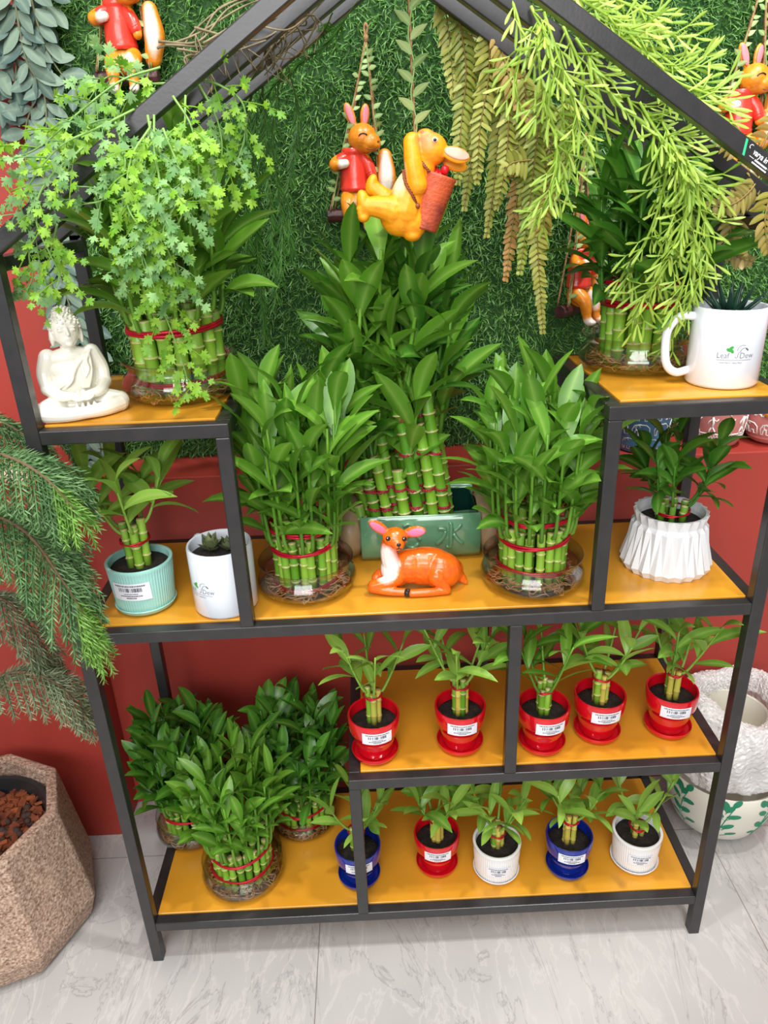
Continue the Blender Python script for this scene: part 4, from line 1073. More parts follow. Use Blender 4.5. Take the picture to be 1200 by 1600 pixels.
blade(m, uv(900, 430, -8), uv(1090, 490, -10), 19, 8, (0, -1, 0.45)); blade(m, uv(910, 490, 10), uv(1090, 545, 12), 17, 8, (0, -1, 0.3))
fuse(m, 'body', patch_mat('orange_rabbit_paint', AMB, [(mmv(*uv(600, 580, -4)), (0.009, 0.03, 0.020), S(250, 222, 178), 0.3), (mmv(*uv(790, 370, -8)), (0.012, 0.012, 0.010), S(238, 130, 74), 0.5)], 0.45, 0.0, 0.2, AMB2), rb, 0.0013, 4)
m = MB(); blade(m, uv(915, 425, -11.5), uv(1080, 478, -13.5), 13, 3.4, (0, -1, 0.45)); m.build('inner_ear', mat('pale_pink_paint', S(246, 176, 150), 0.5), rb)['label'] = 'pale pink inner ear'
m = MB(); ell(m, uv(848, 366, -15.6), (3.2, 1.8, 2.6)); e = m.build('eye', M_WHITEP, rb); e['label'] = 'white ringed eye'
m = MB(); ell(m, uv(848, 366, -17.0), (1.9, 0.9, 1.8)); m.build('pupil', M_DARK, e)
m = MB(); m.ball(mmv(*uv(772, 322, -6)), (0.0035, 0.004, 0.003)); m.build('nose', mat('pink_nose_paint', S(226, 110, 84), 0.5), rb)
# wicker backpack: ribbed, tilted away along the back
m = MB(); a0, a1 = mmv(*uv(760, 925, 3)), mmv(*uv(880, 575, 3)); dx = unit(a1 - a0); n = 26
pts = [a0 + (a1 - a0) * i / n for i in range(n + 1)]
m.tube(pts, [(0.0178 + 0.0040 * (i / n)) * (1 + 0.05 * (i % 2)) for i in range(n + 1)], 26)
bp = m.build('backpack', mat('terracotta_wicker', S(206, 88, 46), 0.55, noise=(S(126, 46, 40), 28, 0.42, 0.66), bump=(260, 0.6)), rb); bp['label'] = 'terracotta wicker backpack'
m = MB()
for i in range(9):
    q = a1 + V(R_.uniform(-0.011, 0.011), R_.uniform(-0.012, 0.008), R_.uniform(-0.003, 0.005)); m.ball(q, R_.uniform(0.004, 0.006), nu=9, nv=7)
m.build('red_berries', mat('berry_red', S(222, 20, 40), 0.35), bp)
m = MB()
pth = spline([mmv(*uv(632, 540, -16)), mmv(*uv(645, 620, -20)), mmv(*uv(690, 700, -21)), mmv(*uv(722, 765, -17))], 40)
pth2 = spline([mmv(*uv(757, 492, -15)), mmv(*uv(780, 525, -17)), mmv(*uv(808, 556, -16))], 16)
for pp in (pth, pth2):
    for ph in (0, PI): m.tube([p + V(math.cos(i * 1.1 + ph), 0.4 * math.sin(i * 1.1 + ph), 0.5 * math.sin(i * 1.1 + ph)) * 0.0011 for i, p in enumerate(pp)], 0.0012, 5)
m.ball(mmv(*uv(722, 770, -17)), 0.0035); m.build('twisted_strap', mat('brown_cord', S(132, 66, 30), 0.6), rb)
m = MB(); p0 = mmv(*uv(722, 345, -3)); p1 = V(-0.002, -0.012, 0.330)
pth = spline([p0, p0 + (p1 - p0) * 0.5 + V(-0.001, 0, 0), p1], 50)
for ph in (0, 2 * PI / 3, 4 * PI / 3): m.tube([p + V(math.cos(i * 0.9 + ph), math.sin(i * 0.9 + ph), 0) * 0.0008 for i, p in enumerate(pth)], 0.0011, 5)
rp = m.build('rope', M_ROPE, rb)
lv = MB(); lv.tube([p + V(0.0025 * math.sin(i * 0.5), -0.002, 0) for i, p in enumerate(pth)], 0.0009, 5, tints=[(0.5, 0.4, 0)] * 50)
for i in range(3, 48, 3):
    s = 1 if (i // 3) % 2 else -1; lv.leaf(pth[i] + V(0, -0.002, 0), (s * 0.55, -0.3, 0.75), 0.024, 0.0095, curl=0.5, fold=0.2, face=(0.5 * s, -1, 0.3), prof=(0.2, 0.75, 1, 0.85, 0.5, 0.05))
lv.build('rope_leaves', M_ROPE_LEAF, rp)

# ------------------------------------------------------------------ rabbit lying on the left ledge
lr = thing('reclining_rabbit', 'pale bellied orange rabbit ornament on the left ledge behind the conifer', 'ornament', (-0.165, 0.315, LEDGE_Z + 0.001))
m = MB()
seg(m, [(-34, 0, 42), (-10, 0, 28), (14, 0, 16)], [20, 20, 14]); ell(m, (-28, 2, 58), (20, 15, 17)); ell(m, (-46, 0, 50), (18, 15, 18)); seg(m, [(10, -4, 18), (22, -8, 12), (28, -10, 8)], [9, 8, 7]); ell(m, (34, 0, 14), (8, 9, 13.5))
fuse(m, 'body', patch_mat('ledge_rabbit_paint', OR1, [((-0.016, -0.016, 0.032), (0.030, 0.02, 0.016), S(240, 206, 186), 0.35)], 0.4, 0.1, 0.25, OR2), lr, 0.0015, 4)
m = MB(); ell(m, (25, -15, 14), (7, 4, 6)); m.build('paw_pad', M_PINK, lr)['label'] = 'pink paw pad'

# ------------------------------------------------------------------ painted pots on the right ledge
M_LINE = mat('white_line_paint', S(234, 232, 226), 0.6)
def line_on(mb, pts, surf, w=0.0012, closed=False):
    pp = [surf(a, b) for a, b in pts]
    if closed: pp.append(pp[0])
    mb.tube(pp, w, 5)
def elephant(mb, surf, cx, cz, s, w):
    o = [(-1, -0.8), (-1.05, 0.1), (-0.75, 0.7), (-0.2, 0.85), (0.6, 0.8), (1.0, 0.35), (1.05, -0.8), (0.55, -0.8), (0.5, -0.3), (0.1, -0.3), (0.05, -0.8), (-0.3, -0.8), (-0.32, -0.1), (-0.6, 0.0), (-0.7, -0.3), (-0.72, -0.8)]
    line_on(mb, [(cx + a * s, cz + b * s * 0.85) for a, b in o], surf, w, True)
    line_on(mb, [(cx + (-0.35 + 0.28 * math.cos(q)) * s, cz + (0.32 + 0.3 * math.sin(q)) * s) for q in np.linspace(0.3, 5.2, 12)], surf, w * 0.8)
    line_on(mb, [(cx + (-0.85 + 0.06 * math.cos(q)) * s, cz + (0.35 + 0.06 * math.sin(q)) * s) for q in np.linspace(0, 6.28, 7)], surf, w * 0.7)
def round_surface(prof):
    f = interp(prof)
    def surf(s, z):
        r = f(z) + 0.0003; a = -PI / 2 + s / f(0.04)
        return V(r * math.cos(a), r * math.sin(a), z)
    return surf
def ledge_pot(name, label, x, prof, col, deco, y=0.402):
    t = thing(name, label, 'flower pot', (x, y, LEDGE_Z + 0.001), 0, 'painted clay pots on the right ledge')
    full = [(0.0, 0.0)] + prof + [(prof[-1][0] - 0.004, prof[-1][1]), (prof[-1][0] - 0.005, prof[-1][1] - 0.01), (prof[-1][0] - 0.006, 0.012), (0.0, 0.012)]
    sharp(MB().lathe(full, 56).build('pot', mat(name + '_clay', col, 0.6, bump=(150, 0.1)), t), 0.9)
    m = MB(); deco(m, round_surface(prof)); m.build('painted_pattern', M_LINE, t)['label'] = 'white line painting'
    return t
def deco_blue(m, sf):
    for r in range(4):
        for k in range(-3, 4): elephant(m, sf, (k + 0.5 * (r % 2)) * 0.036, 0.016 + r * 0.026, 0.0135, 0.0009)
def deco_tribe(m, sf):
    for k in range(-3, 4):
        c = k * 0.027
        line_on(m, [(c, 0.058), (c + 0.0015, 0.048), (c, 0.040)], sf, 0.0022); line_on(m, [(c - 0.0003, 0.0618), (c + 0.0003, 0.0625)], sf, 0.0028)
        line_on(m, [(c, 0.041), (c - 0.004, 0.034), (c - 0.005, 0.0285)], sf, 0.0014); line_on(m, [(c, 0.041), (c + 0.004, 0.034), (c + 0.006, 0.0285)], sf, 0.0014)
        line_on(m, [(c, 0.055), (c - 0.006, 0.049), (c - 0.007, 0.045)], sf, 0.0010); line_on(m, [(c, 0.055), (c + 0.006, 0.051), (c + 0.009, 0.055)], sf, 0.0010)
    for z in (0.0275, 0.0165, 0.067, 0.069): line_on(m, [(s, z) for s in np.linspace(-0.11, 0.11, 40)], sf, 0.0011)
    for k in range(-22, 22): line_on(m, [(k * 0.005, 0.0185), (k * 0.005 + 0.0025, 0.0255), (k * 0.005 + 0.005, 0.0185)], sf, 0.0010)
def deco_ele(m, sf):
    for k in range(-3, 4): elephant(m, sf, k * 0.034 + 0.006, 0.030, 0.0135, 0.0011)
    for k in range(-8, 9): line_on(m, [(k * 0.012 + 0.005 * math.cos(q), 0.052 + 0.004 * math.sin(q)) for q in np.linspace(0, PI, 7)], sf, 0.0012)
ledge_pot('blue_pot', 'blue straight pot painted with white elephants on the right ledge', 0.866, [(0.040, 0.0), (0.042, 0.002), (0.0485, 0.100), (0.050, 0.105)], S(84, 140, 186), deco_blue)
ledge_pot('pink_pot', 'dusty pink pot painted with white dancing figures on the right ledge', 0.997, [(0.028, 0.0), (0.036, 0.004), (0.0425, 0.018), (0.0455, 0.040), (0.0465, 0.070), (0.046, 0.082)], S(196, 120, 114), deco_tribe, 0.405)
tp = ledge_pot('pink_pot', 'dusty pink bowl-shaped pot with white elephants at the far right of the ledge', 1.095, [(0.026, 0.0), (0.036, 0.005), (0.045, 0.022), (0.0485, 0.042), (0.047, 0.058)], S(196, 120, 114), deco_ele, 0.405)
og = thing('orange_ornament', 'lumpy orange ornament resting in the far right pink pot', 'ornament', (1.092, 0.392, LEDGE_Z + 0.0135))
m = MB()
ell(m, (0, 0, 22), (34, 30, 22)); ell(m, (-16, -22, 48), (20, 14, 12), 0.4); ell(m, (14, -24, 46), (20, 14, 12), -0.3); ell(m, (0, 0, 54), (30, 26, 18)); ell(m, (-2, -34, 52), (14, 8, 9))
fuse(m, 'ornament_body', mat('amber_glaze', S(226, 142, 24), 0.3, coat=0.3, noise=(S(190, 104, 14), 30, 0.45, 0.65)), og, 0.002, 3)

# ------------------------------------------------------------------ pots on the floor at the right
M_CPOT = mat('cream_ceramic_pot', S(214, 210, 196), 0.4)
cp = thing('leaf_pattern_pot', 'rounded cream pot with green leaf sprigs on the floor beside the rack', 'flower pot', (1.022, 0.232, 0))
PC = [(0.040, 0.0), (0.052, 0.006), (0.075, 0.030), (0.091, 0.066), (0.099, 0.108), (0.102, 0.145)]
sharp(MB().lathe([(0.0, 0.001)] + PC + [(0.1005, 0.148), (0.096, 0.145), (0.094, 0.11), (0.0, 0.02)], 64).build('pot', M_CPOT, cp), 0.9)
fpc = interp(PC)
def csurf(s, z):
    r = fpc(z) + 0.0004; a = -PI / 2 + s
    return V(r * math.cos(a), r * math.sin(a), z)
mg = MB()
for base in (-1.15, -0.35, 0.45, 1.25):
    K_ = 1.30
    line_on(mg, [(base, 0.036), (base - 0.03, 0.070), (base + 0.05, 0.104), (base + 0.16, 0.138)], csurf, 0.0008)
    for (ds, z, ll, an) in ((-0.10, 0.062, 0.0085, 2.2), (0.10, 0.062, 0.0085, 0.6), (-0.10, 0.086, 0.008, 2.4), (0.16, 0.084, 0.0085, 0.2), (-0.02, 0.104, 0.0095, 1.8), (0.17, 0.110, 0.008, 1.2), (-0.17, 0.045, 0.0075, 2.6), (0.20, 0.045, 0.0075, 0.3), (0.07, 0.098, 0.0075, 1.0), (-0.15, 0.106, 0.0085, 2.0)):
        z, ll = z * 1.29, ll * 1.25
        c0 = (base + ds, z)
        line_on(mg, [(base + ds * 0.1, z - 0.012), (base + ds * 0.6, z - 0.006), c0], csurf, 0.0006)
        ring = [csurf(c0[0] + (ll * math.cos(q) * math.cos(an) - 0.55 * ll * math.sin(q) * math.sin(an)) / 0.085, z + ll * math.cos(q) * math.sin(an) + 0.55 * ll * math.sin(q) * math.cos(an)) for q in np.linspace(0, 2 * PI, 13)[:-1]]
        mg.add([csurf(*c0)] + ring, [(0, 1 + i, 1 + (i + 1) % 12) for i in range(12)])
mg.build('leaf_sprig_print', mat('green_leaf_print', S(22, 128, 92), 0.5), cp, smooth=False)['label'] = 'green leaf sprig print'
wp = thing('wrapped_pot', 'pot swathed in clear bubble wrap on top of the cream leaf-print pot', 'flower pot', (1.022, 0.232, 0.1495))
inner = [(0.0, 0.004), (0.042, 0.004), (0.056, 0.03), (0.058, 0.095), (0.060, 0.116), (0.0555, 0.116), (0.053, 0.09), (0.050, 0.03), (0.0, 0.03)]
sharp(MB().lathe(inner, 48).build('pot', M_CPOT, wp), 0.9)
def wrapm():
    rng = np.random.default_rng(8); m = MB(); nu, nv = 150, 70
    prof = spline([V(0.072, 0, -0.001), V(0.092, 0, 0.004), V(0.104, 0, 0.026), V(0.106, 0, 0.055), V(0.108, 0, 0.090), V(0.102, 0, 0.128), V(0.086, 0, 0.152), V(0.066, 0, 0.150), V(0.058, 0, 0.136), V(0.0565, 0, 0.120)], nv)
    ph = rng.uniform(0, 6, 12)
    vs = []
    for i, p in enumerate(prof):
        for j in range(nu):
            a = 2 * PI * j / nu; k = i / nv
            lump = 0.05 * math.sin(3 * a + ph[0] + 4 * k) + 0.035 * math.sin(7 * a - 9 * k + ph[1]) + 0.025 * math.sin(13 * a + 14 * k + ph[2])
            amp = 1 if i > 4 else i / 5
            # rows of air cells
            cell = 0.0016 * max(0.0, math.sin(a * 44 + (i // 2) * PI) * math.sin(i * PI / 2 + 0.6)) * (nu > 0)
            r = p[0] * (1 + lump * amp * (0.5 if i > nv * 0.8 else 1)) + cell + rng.uniform(-0.0013, 0.0013)
            vs.append((r * math.cos(a), min(r * math.sin(a), 0.112), p[2] * (1 + 0.10 * math.sin(2 * a + 1.2) * min(1, k * 1.3)) + rng.uniform(-0.0014, 0.0014)))
    fs = [(i * nu + j, i * nu + (j + 1) % nu, (i + 1) * nu + (j + 1) % nu, (i + 1) * nu + j) for i in range(nv - 1) for j in range(nu)]
    return m.add(vs, fs)
def plastic():
    m = mat('bubble_wrap_plastic', S(228, 226, 224), 0.14, spec=0.8, bump=(150, 1.0))
    nt = m.node_tree; N, L = nt.nodes, nt.links
    t_ = N.new('ShaderNodeBsdfTransparent'); ms = N.new('ShaderNodeMixShader'); ms.inputs[0].default_value = 0.32
    L.new(N['Principled BSDF'].outputs[0], ms.inputs[1]); L.new(t_.outputs[0], ms.inputs[2]); L.new(ms.outputs[0], N['Material Output'].inputs['Surface'])
    return m
wrapm().build('bubble_wrap', plastic(), wp, smooth=False)

# ------------------------------------------------------------------ faceted planter with the conifer
pl = thing('faceted_planter', 'large brown speckled faceted planter with a conifer at the left edge', 'potted plant', (-0.274, 0.09, 0))
def speck():
    m = bpy.data.materials.new('speckled_terrazzo'); nt, N, L, p = nodes(m)
    tc = N.new('ShaderNodeTexCoord'); v = N.new('ShaderNodeTexVoronoi'); v.inputs['Scale'].default_value = 330
    n = N.new('ShaderNodeTexNoise'); n.inputs['Scale'].default_value = 240; n.inputs['Detail'].default_value = 3
    L.new(tc.outputs['Object'], v.inputs['Vector']); L.new(tc.outputs['Object'], n.inputs['Vector'])
    r = N.new('ShaderNodeValToRGB'); e = r.color_ramp.elements
    e[0].position = 0.36; e[0].color = S(112, 84, 66); e[1].position = 0.66; e[1].color = S(206, 178, 156); k = e.new(0.5); k.color = S(164, 130, 108)
    L.new(n.outputs['Fac'], r.inputs['Fac'])
    mx = N.new('ShaderNodeMix'); mx.data_type = 'RGBA'; mx.inputs['Factor'].default_value = 0.35
    sc = N.new('ShaderNodeSeparateColor'); L.new(v.outputs['Color'], sc.inputs['Color'])
    r2 = N.new('ShaderNodeValToRGB'); r2.color_ramp.elements[0].color = S(96, 70, 54); r2.color_ramp.elements[1].color = S(224, 200, 182)
    L.new(sc.outputs['Red'], r2.inputs['Fac']); L.new(r.outputs['Color'], mx.inputs['A']); L.new(r2.outputs['Color'], mx.inputs['B']); L.new(mx.outputs['Result'], p.inputs['Base Color'])
    p.inputs['Roughness'].default_value = 0.75
    b = N.new('ShaderNodeBump'); b.inputs['Strength'].default_value = 0.35; b.inputs['Distance'].default_value = 0.001; L.new(n.outputs['Fac'], b.inputs['Height']); L.new(b.outputs['Normal'], p.inputs['Normal'])
    return m
m = MB(); rows = [(0.125, 0.0), (0.148, 0.012), (0.162, 0.056), (0.139, 0.250), (0.120, 0.250), (0.124, 0.205), (0.110, 0.02)]
vs = [(r * math.cos(math.radians(-1 + 45 * j)), r * math.sin(math.radians(-1 + 45 * j)), z) for r, z in rows for j in range(8)]
fs = [(i * 8 + j, i * 8 + (j + 1) % 8, (i + 1) * 8 + (j + 1) % 8, (i + 1) * 8 + j) for i in range(len(rows) - 1) for j in range(8)] + [tuple(range(7, -1, -1)), tuple((len(rows) - 1) * 8 + j for j in range(8))]
bevel(m.add(vs, fs).build('planter_shell', speck(), pl, smooth=False), 0.004, 2)
sharp(MB().lathe([(0.090, 0.03), (0.1085, 0.214), (0.1125, 0.219), (0.1115, 0.223), (0.105, 0.222), (0.100, 0.19), (0.0, 0.18)], 48).build('nursery_pot', mat('black_plastic', S(40, 42, 44), 0.35), pl), 0.9)
M_BARK = mat('bark_chips', S(150, 78, 40), 0.85, noise=(S(92, 42, 24), 40, 0.35, 0.65)); M_CLAYB = mat('dark_clay_balls', S(62, 44, 38), 0.85)
R_.seed(71); mb = MB(); mc = MB()
mb.lathe([(0.1, 0.190), (0.05, 0.193), (0.0, 0.194)], 24)
for i in range(420):
    a = R_.uniform(0, 2 * PI); q = 0.098 * math.sqrt(R_.random()); c = V(q * math.cos(a), q * math.sin(a), R_.uniform(0.193, 0.203))
    rot = rotm((0, 0, 1), R_.uniform(0, 6)) @ rotm((1, 0, 0), R_.uniform(-0.5, 0.5))
    if math.sin(a - 0.9) > -0.1 or R_.random() < 0.35:
        h = [s * R_.uniform(0.5, 1) for s in (0.010, 0.005, 0.003)]
        v8 = [c + rot @ V(x * h[0], y * h[1], z * h[2]) for z in (-1, 1) for x, y in ((-1, -1), (1, -0.8), (0.8, 1), (-1, 0.9))]
        mb.add(v8, [(0, 3, 2, 1), (4, 5, 6, 7), (0, 1, 5, 4), (1, 2, 6, 5), (2, 3, 7, 6), (3, 0, 4, 7)])
    else: mc.ball(c, R_.uniform(0.004, 0.007), nu=9, nv=7)
o = mb.build('bark_mulch', M_BARK, pl, smooth=False); o['kind'] = 'stuff'
o = mc.build('clay_balls', M_CLAYB, pl); o['kind'] = 'stuff'
# conifer: drooping branches with rows of needle-covered twigs
M_NEEDLE = leaf_mat('conifer_needles', S(52, 92, 48), S(112, 150, 92), rough=0.55, trans=0.1, tip=None)
M_NEEDLE_TIP = leaf_mat('bright_conifer_needles', S(80, 128, 46), S(132, 178, 78), rough=0.5, trans=0.15)
M_NEEDLE_GREY = leaf_mat('greying_conifer_needles', S(96, 112, 80), S(148, 160, 124), rough=0.6, trans=0.1)
M_TRUNK = mat('conifer_bark', S(104, 84, 60), 0.9, bump=(90, 0.8))
m = MB(); m.tube([V(0.0, 0.0, 0.19), V(0.004, 0, 0.5), V(-0.004, 0.0, 0.9), V(0, 0, 1.05)], [0.014, 0.012, 0.009, 0.004], 10); m.build('trunk', M_TRUNK, pl)
def twig(mb, p0, d, L, droop, nl=0.0135, dens=820, tipm=None):
    n = 10; pts = [np.asarray(p0, float)]; dd = unit(d)
    for i in range(n - 1):
        dd = unit(dd + V(0, 0, -droop / n)); pts.append(pts[-1] + dd * L / (n - 1))
    tr = R_.uniform(0.1, 0.6)
    mb.tube(pts, [0.0013] * (n - 1) + [0.0006], 4, tints=[(tr, 0, 0)] * n)
    k = int(L * dens)
    for i in range(k):
        s = (i + R_.random()) / k * (n - 1); j = min(int(s), n - 2); p = pts[j] + (pts[j + 1] - pts[j]) * (s - j); ax = unit(pts[j + 1] - pts[j])
        a = unit(np.cross(ax, V(0.3, 0.2, 1))); b = np.cross(ax, a); an = i * 2.4 + R_.uniform(-0.4, 0.4)
        q = unit((a * math.cos(an) + b * math.sin(an)) * 0.75 + ax * 0.8); e = p + q * nl * R_.uniform(0.7, 1.1) * (1 - 0.35 * (s / (n - 1)) ** 3)
        w = unit(np.cross(q, V(R_.uniform(-1, 1), R_.uniform(-1, 1), 0.5))) * 0.0008; t_ = min(1, tr + R_.uniform(0, 0.45))
        mid = p + (e - p) * 0.5
        mb.add([p - w * 0.6, p + w * 0.6, mid + w, e, mid - w], [(0, 1, 2, 4), (4, 2, 3)], [(t_, 0, 0)] * 2 + [(t_, 0, .5), (t_, 0, 1), (t_, 0, .5)])
def branch(pts, r0, nt, Lt, mtip, droop=0.9, side=1.0, base=None):
    """pts in planter-local metres"""
    P_ = spline([V(*p) for p in pts], 30)
    m = MB(); m.tube(P_, list(np.linspace(r0, r0 * 0.4, 30)), 7, tints=[(0.3, 0, 0)] * 30); br = m.build('branch', M_TRUNK, pl)
    g, tp_ = MB(), MB()
    for i in range(nt):
        f = 0.20 + 0.80 * i / (nt - 1); s = f * 29; j = min(int(s), 28); p = P_[j] + (P_[j + 1] - P_[j]) * (s - j); ax = unit(P_[j + 1] - P_[j])
        for sg in (-1, 1):
            sd = unit(np.cross(ax, V(0, 0, 1))) * sg; L = Lt * (1.12 - 0.55 * abs(f - 0.45) - 0.25 * (f > 0.9)) * R_.uniform(0.85, 1.12)
            twig(tp_ if f > 0.86 else g, p, sd * side + ax * 0.95 + V(0, 0, R_.uniform(-0.25, 0.1)), L, droop * R_.uniform(0.7, 1.2))
    twig(tp_, P_[-1], unit(P_[-1] - P_[-2]), Lt * 0.6, droop)
    g.build('needled_twigs', M_NEEDLE if mtip is not M_NEEDLE_GREY else M_NEEDLE_GREY, br); tp_.build('needled_twigs', mtip, br)
R_.seed(83)
branch([(0.0, 0, 0.84), (0.09, -0.05, 0.89), (0.18, -0.09, 0.895), (0.26, -0.125, 0.895), (0.31, -0.145, 0.875), (0.338, -0.15, 0.835)], 0.0035, 36, 0.082, M_NEEDLE_TIP, 1.0)
branch([(0.0, 0, 0.78), (0.10, -0.06, 0.825), (0.20, -0.12, 0.832), (0.275, -0.15, 0.815), (0.315, -0.17, 0.760), (0.340, -0.17, 0.680)], 0.0035, 40, 0.088, M_NEEDLE_TIP, 1.1)
branch([(0.0, 0, 0.46), (0.07, -0.04, 0.51), (0.168, -0.06, 0.560), (0.227, -0.07, 0.545), (0.258, -0.07, 0.485)], 0.003, 24, 0.066, M_NEEDLE_GREY, 1.3)
branch([(0.0, 0, 0.90), (0.10, 0.01, 0.925), (0.16, 0.01, 0.915), (0.207, 0.01, 0.890), (0.241, 0.01, 0.856), (0.258, 0.02, 0.800)], 0.003, 22, 0.062, M_NEEDLE, 1.0)
branch([(0.0, 0, 0.60), (0.09, -0.01, 0.645), (0.165, -0.035, 0.662), (0.202, -0.04, 0.600), (0.212, -0.04, 0.530)], 0.003, 26, 0.068, M_NEEDLE_GREY, 1.2)
branch([(0.0, 0, 0.83), (0.12, 0.04, 0.865), (0.221, 0.065, 0.870), (0.255, 0.075, 0.835), (0.262, 0.08, 0.770)], 0.003, 22, 0.062, M_NEEDLE, 1.0)
branch([(0.0, 0, 0.68), (0.092, 0.03, 0.715), (0.176, 0.05, 0.721), (0.222, 0.055, 0.690), (0.236, 0.06, 0.620)], 0.003, 24, 0.066, M_NEEDLE, 1.1)
PARSLEY = [
    [(0.236, 0.030, 1.256), (0.265, 0.020, 1.246), (0.285, 0.020, 1.228), (0.278, 0.030, 1.192), (0.250, 0.030, 1.147)],
    [(0.223, -0.010, 1.236), (0.239, -0.020, 1.208), (0.238, -0.010, 1.169), (0.225, 0.000, 1.140)],
    [(0.205, -0.020, 1.220), (0.205, -0.040, 1.181), (0.213, -0.045, 1.147), (0.223, -0.040, 1.133), (0.193, -0.030, 1.095), (0.194, -0.020, 1.069)],
    [(0.196, 0.000, 1.216), (0.185, -0.030, 1.154), (0.179, -0.030, 1.107), (0.181, -0.010, 1.048), (0.189, 0.005, 0.991), (0.192, 0.020, 0.942)],
    [(0.199, -0.020, 1.220), (0.207, -0.050, 1.153), (0.181, -0.050, 1.097), (0.181, -0.030, 1.077), (0.173, -0.030, 1.089)],
    [(0.182, 0.000, 1.227), (0.152, -0.030, 1.210), (0.119, -0.040, 1.196), (0.087, -0.040, 1.169), (0.055, -0.030, 1.133)],
    [(0.133, -0.020, 1.195), (0.099, -0.040, 1.166), (0.082, -0.040, 1.135), (0.085, -0.030, 1.099), (0.086, -0.020, 1.082), (0.080, -0.020, 1.067)],
    [(0.206, 0.030, 1.265), (0.169, 0.020, 1.254), (0.133, 0.000, 1.229), (0.087, -0.010, 1.197), (0.049, 0.000, 1.187)],
    [(0.233, 0.000, 1.237), (0.228, -0.020, 1.197), (0.203, -0.030, 1.159), (0.177, -0.030, 1.131)],
    [(0.165, -0.010, 1.216), (0.173, -0.030, 1.177), (0.149, -0.030, 1.150), (0.126, -0.030, 1.145)],
    [(0.241, 0.030, 1.250), (0.256, 0.030, 1.216), (0.255, 0.030, 1.181), (0.236, 0.020, 1.151)],
    [(0.210, 0.030, 1.251), (0.182, 0.040, 1.253), (0.148, 0.050, 1.261), (0.122, 0.050, 1.239)],
    [(0.202, -0.030, 1.209), (0.185, -0.050, 1.182), (0.175, -0.050, 1.143), (0.186, -0.050, 1.114), (0.167, -0.030, 1.089)],
    [(0.059, 0.020, 1.127), (0.039, 0.030, 1.098), (0.033, 0.040, 1.074), (0.023, 0.040, 1.058)],
    [(0.075, 0.030, 1.126), (0.053, 0.040, 1.087), (0.042, 0.050, 1.073), (0.025, 0.050, 1.060)],
    [(0.214, -0.030, 1.208), (0.228, -0.045, 1.158), (0.205, -0.050, 1.119), (0.207, -0.030, 1.082), (0.205, -0.010, 1.054)]]
WILLOW = [
    [(0.374, 0.200, 1.334), (0.355, 0.270, 1.323), (0.303, 0.300, 1.304), (0.265, 0.310, 1.278), (0.245, 0.320, 1.226), (0.231, 0.330, 1.147)],
    [(0.404, 0.220, 1.349), (0.362, 0.270, 1.312), (0.314, 0.300, 1.290), (0.275, 0.320, 1.256), (0.255, 0.330, 1.162), (0.238, 0.340, 1.059)],
    [(0.287, 0.280, 1.288), (0.263, 0.300, 1.240), (0.247, 0.310, 1.146), (0.244, 0.320, 1.043), (0.240, 0.330, 0.929)],
    [(0.270, 0.280, 1.282), (0.239, 0.290, 1.210), (0.218, 0.300, 1.115), (0.212, 0.310, 1.028)],
    [(0.303, 0.280, 1.288), (0.280, 0.310, 1.209), (0.282, 0.330, 1.111), (0.273, 0.330, 1.023)],
    [(0.265, 0.270, 1.266), (0.241, 0.280, 1.178), (0.235, 0.300, 1.080), (0.216, 0.310, 0.991)],
    [(0.311, 0.290, 1.296), (0.316, 0.320, 1.232), (0.294, 0.330, 1.144), (0.290, 0.340, 1.057)],
    [(0.277, 0.280, 1.274), (0.271, 0.310, 1.186), (0.267, 0.320, 1.095), (0.263, 0.330, 0.995)]]
ROOTS = [
    [(0.236, 0.040, 1.271), (0.261, 0.060, 1.297), (0.299, 0.080, 1.313), (0.344, 0.100, 1.326)],
    [(0.220, 0.030, 1.275), (0.255, 0.050, 1.285), (0.287, 0.070, 1.309), (0.326, 0.090, 1.333)],
    [(0.241, 0.040, 1.262), (0.236, 0.050, 1.286), (0.268, 0.070, 1.315), (0.319, 0.090, 1.333)],
    [(0.288, 0.120, 1.264), (0.312, 0.120, 1.293), (0.321, 0.120, 1.316), (0.363, 0.130, 1.334)],
    [(0.276, 0.110, 1.269), (0.319, 0.120, 1.299), (0.335, 0.120, 1.321), (0.357, 0.130, 1.345)],
    [(0.303, 0.120, 1.269), (0.326, 0.130, 1.300), (0.347, 0.130, 1.308), (0.342, 0.130, 1.334)],
    [(0.316, 0.100, 1.313), (0.348, 0.120, 1.309), (0.339, 0.120, 1.289), (0.296, 0.120, 1.276)],
    [(0.265, 0.100, 1.274), (0.305, 0.120, 1.287), (0.331, 0.120, 1.310), (0.377, 0.130, 1.339)],
    [(0.207, 0.040, 1.291), (0.237, 0.050, 1.294), (0.275, 0.070, 1.320), (0.313, 0.090, 1.339)],
    [(0.249, 0.050, 1.291), (0.280, 0.060, 1.299), (0.317, 0.080, 1.304), (0.350, 0.100, 1.323)],
    [(0.229, 0.030, 1.256), (0.239, 0.040, 1.271), (0.264, 0.050, 1.282), (0.298, 0.070, 1.292)]]
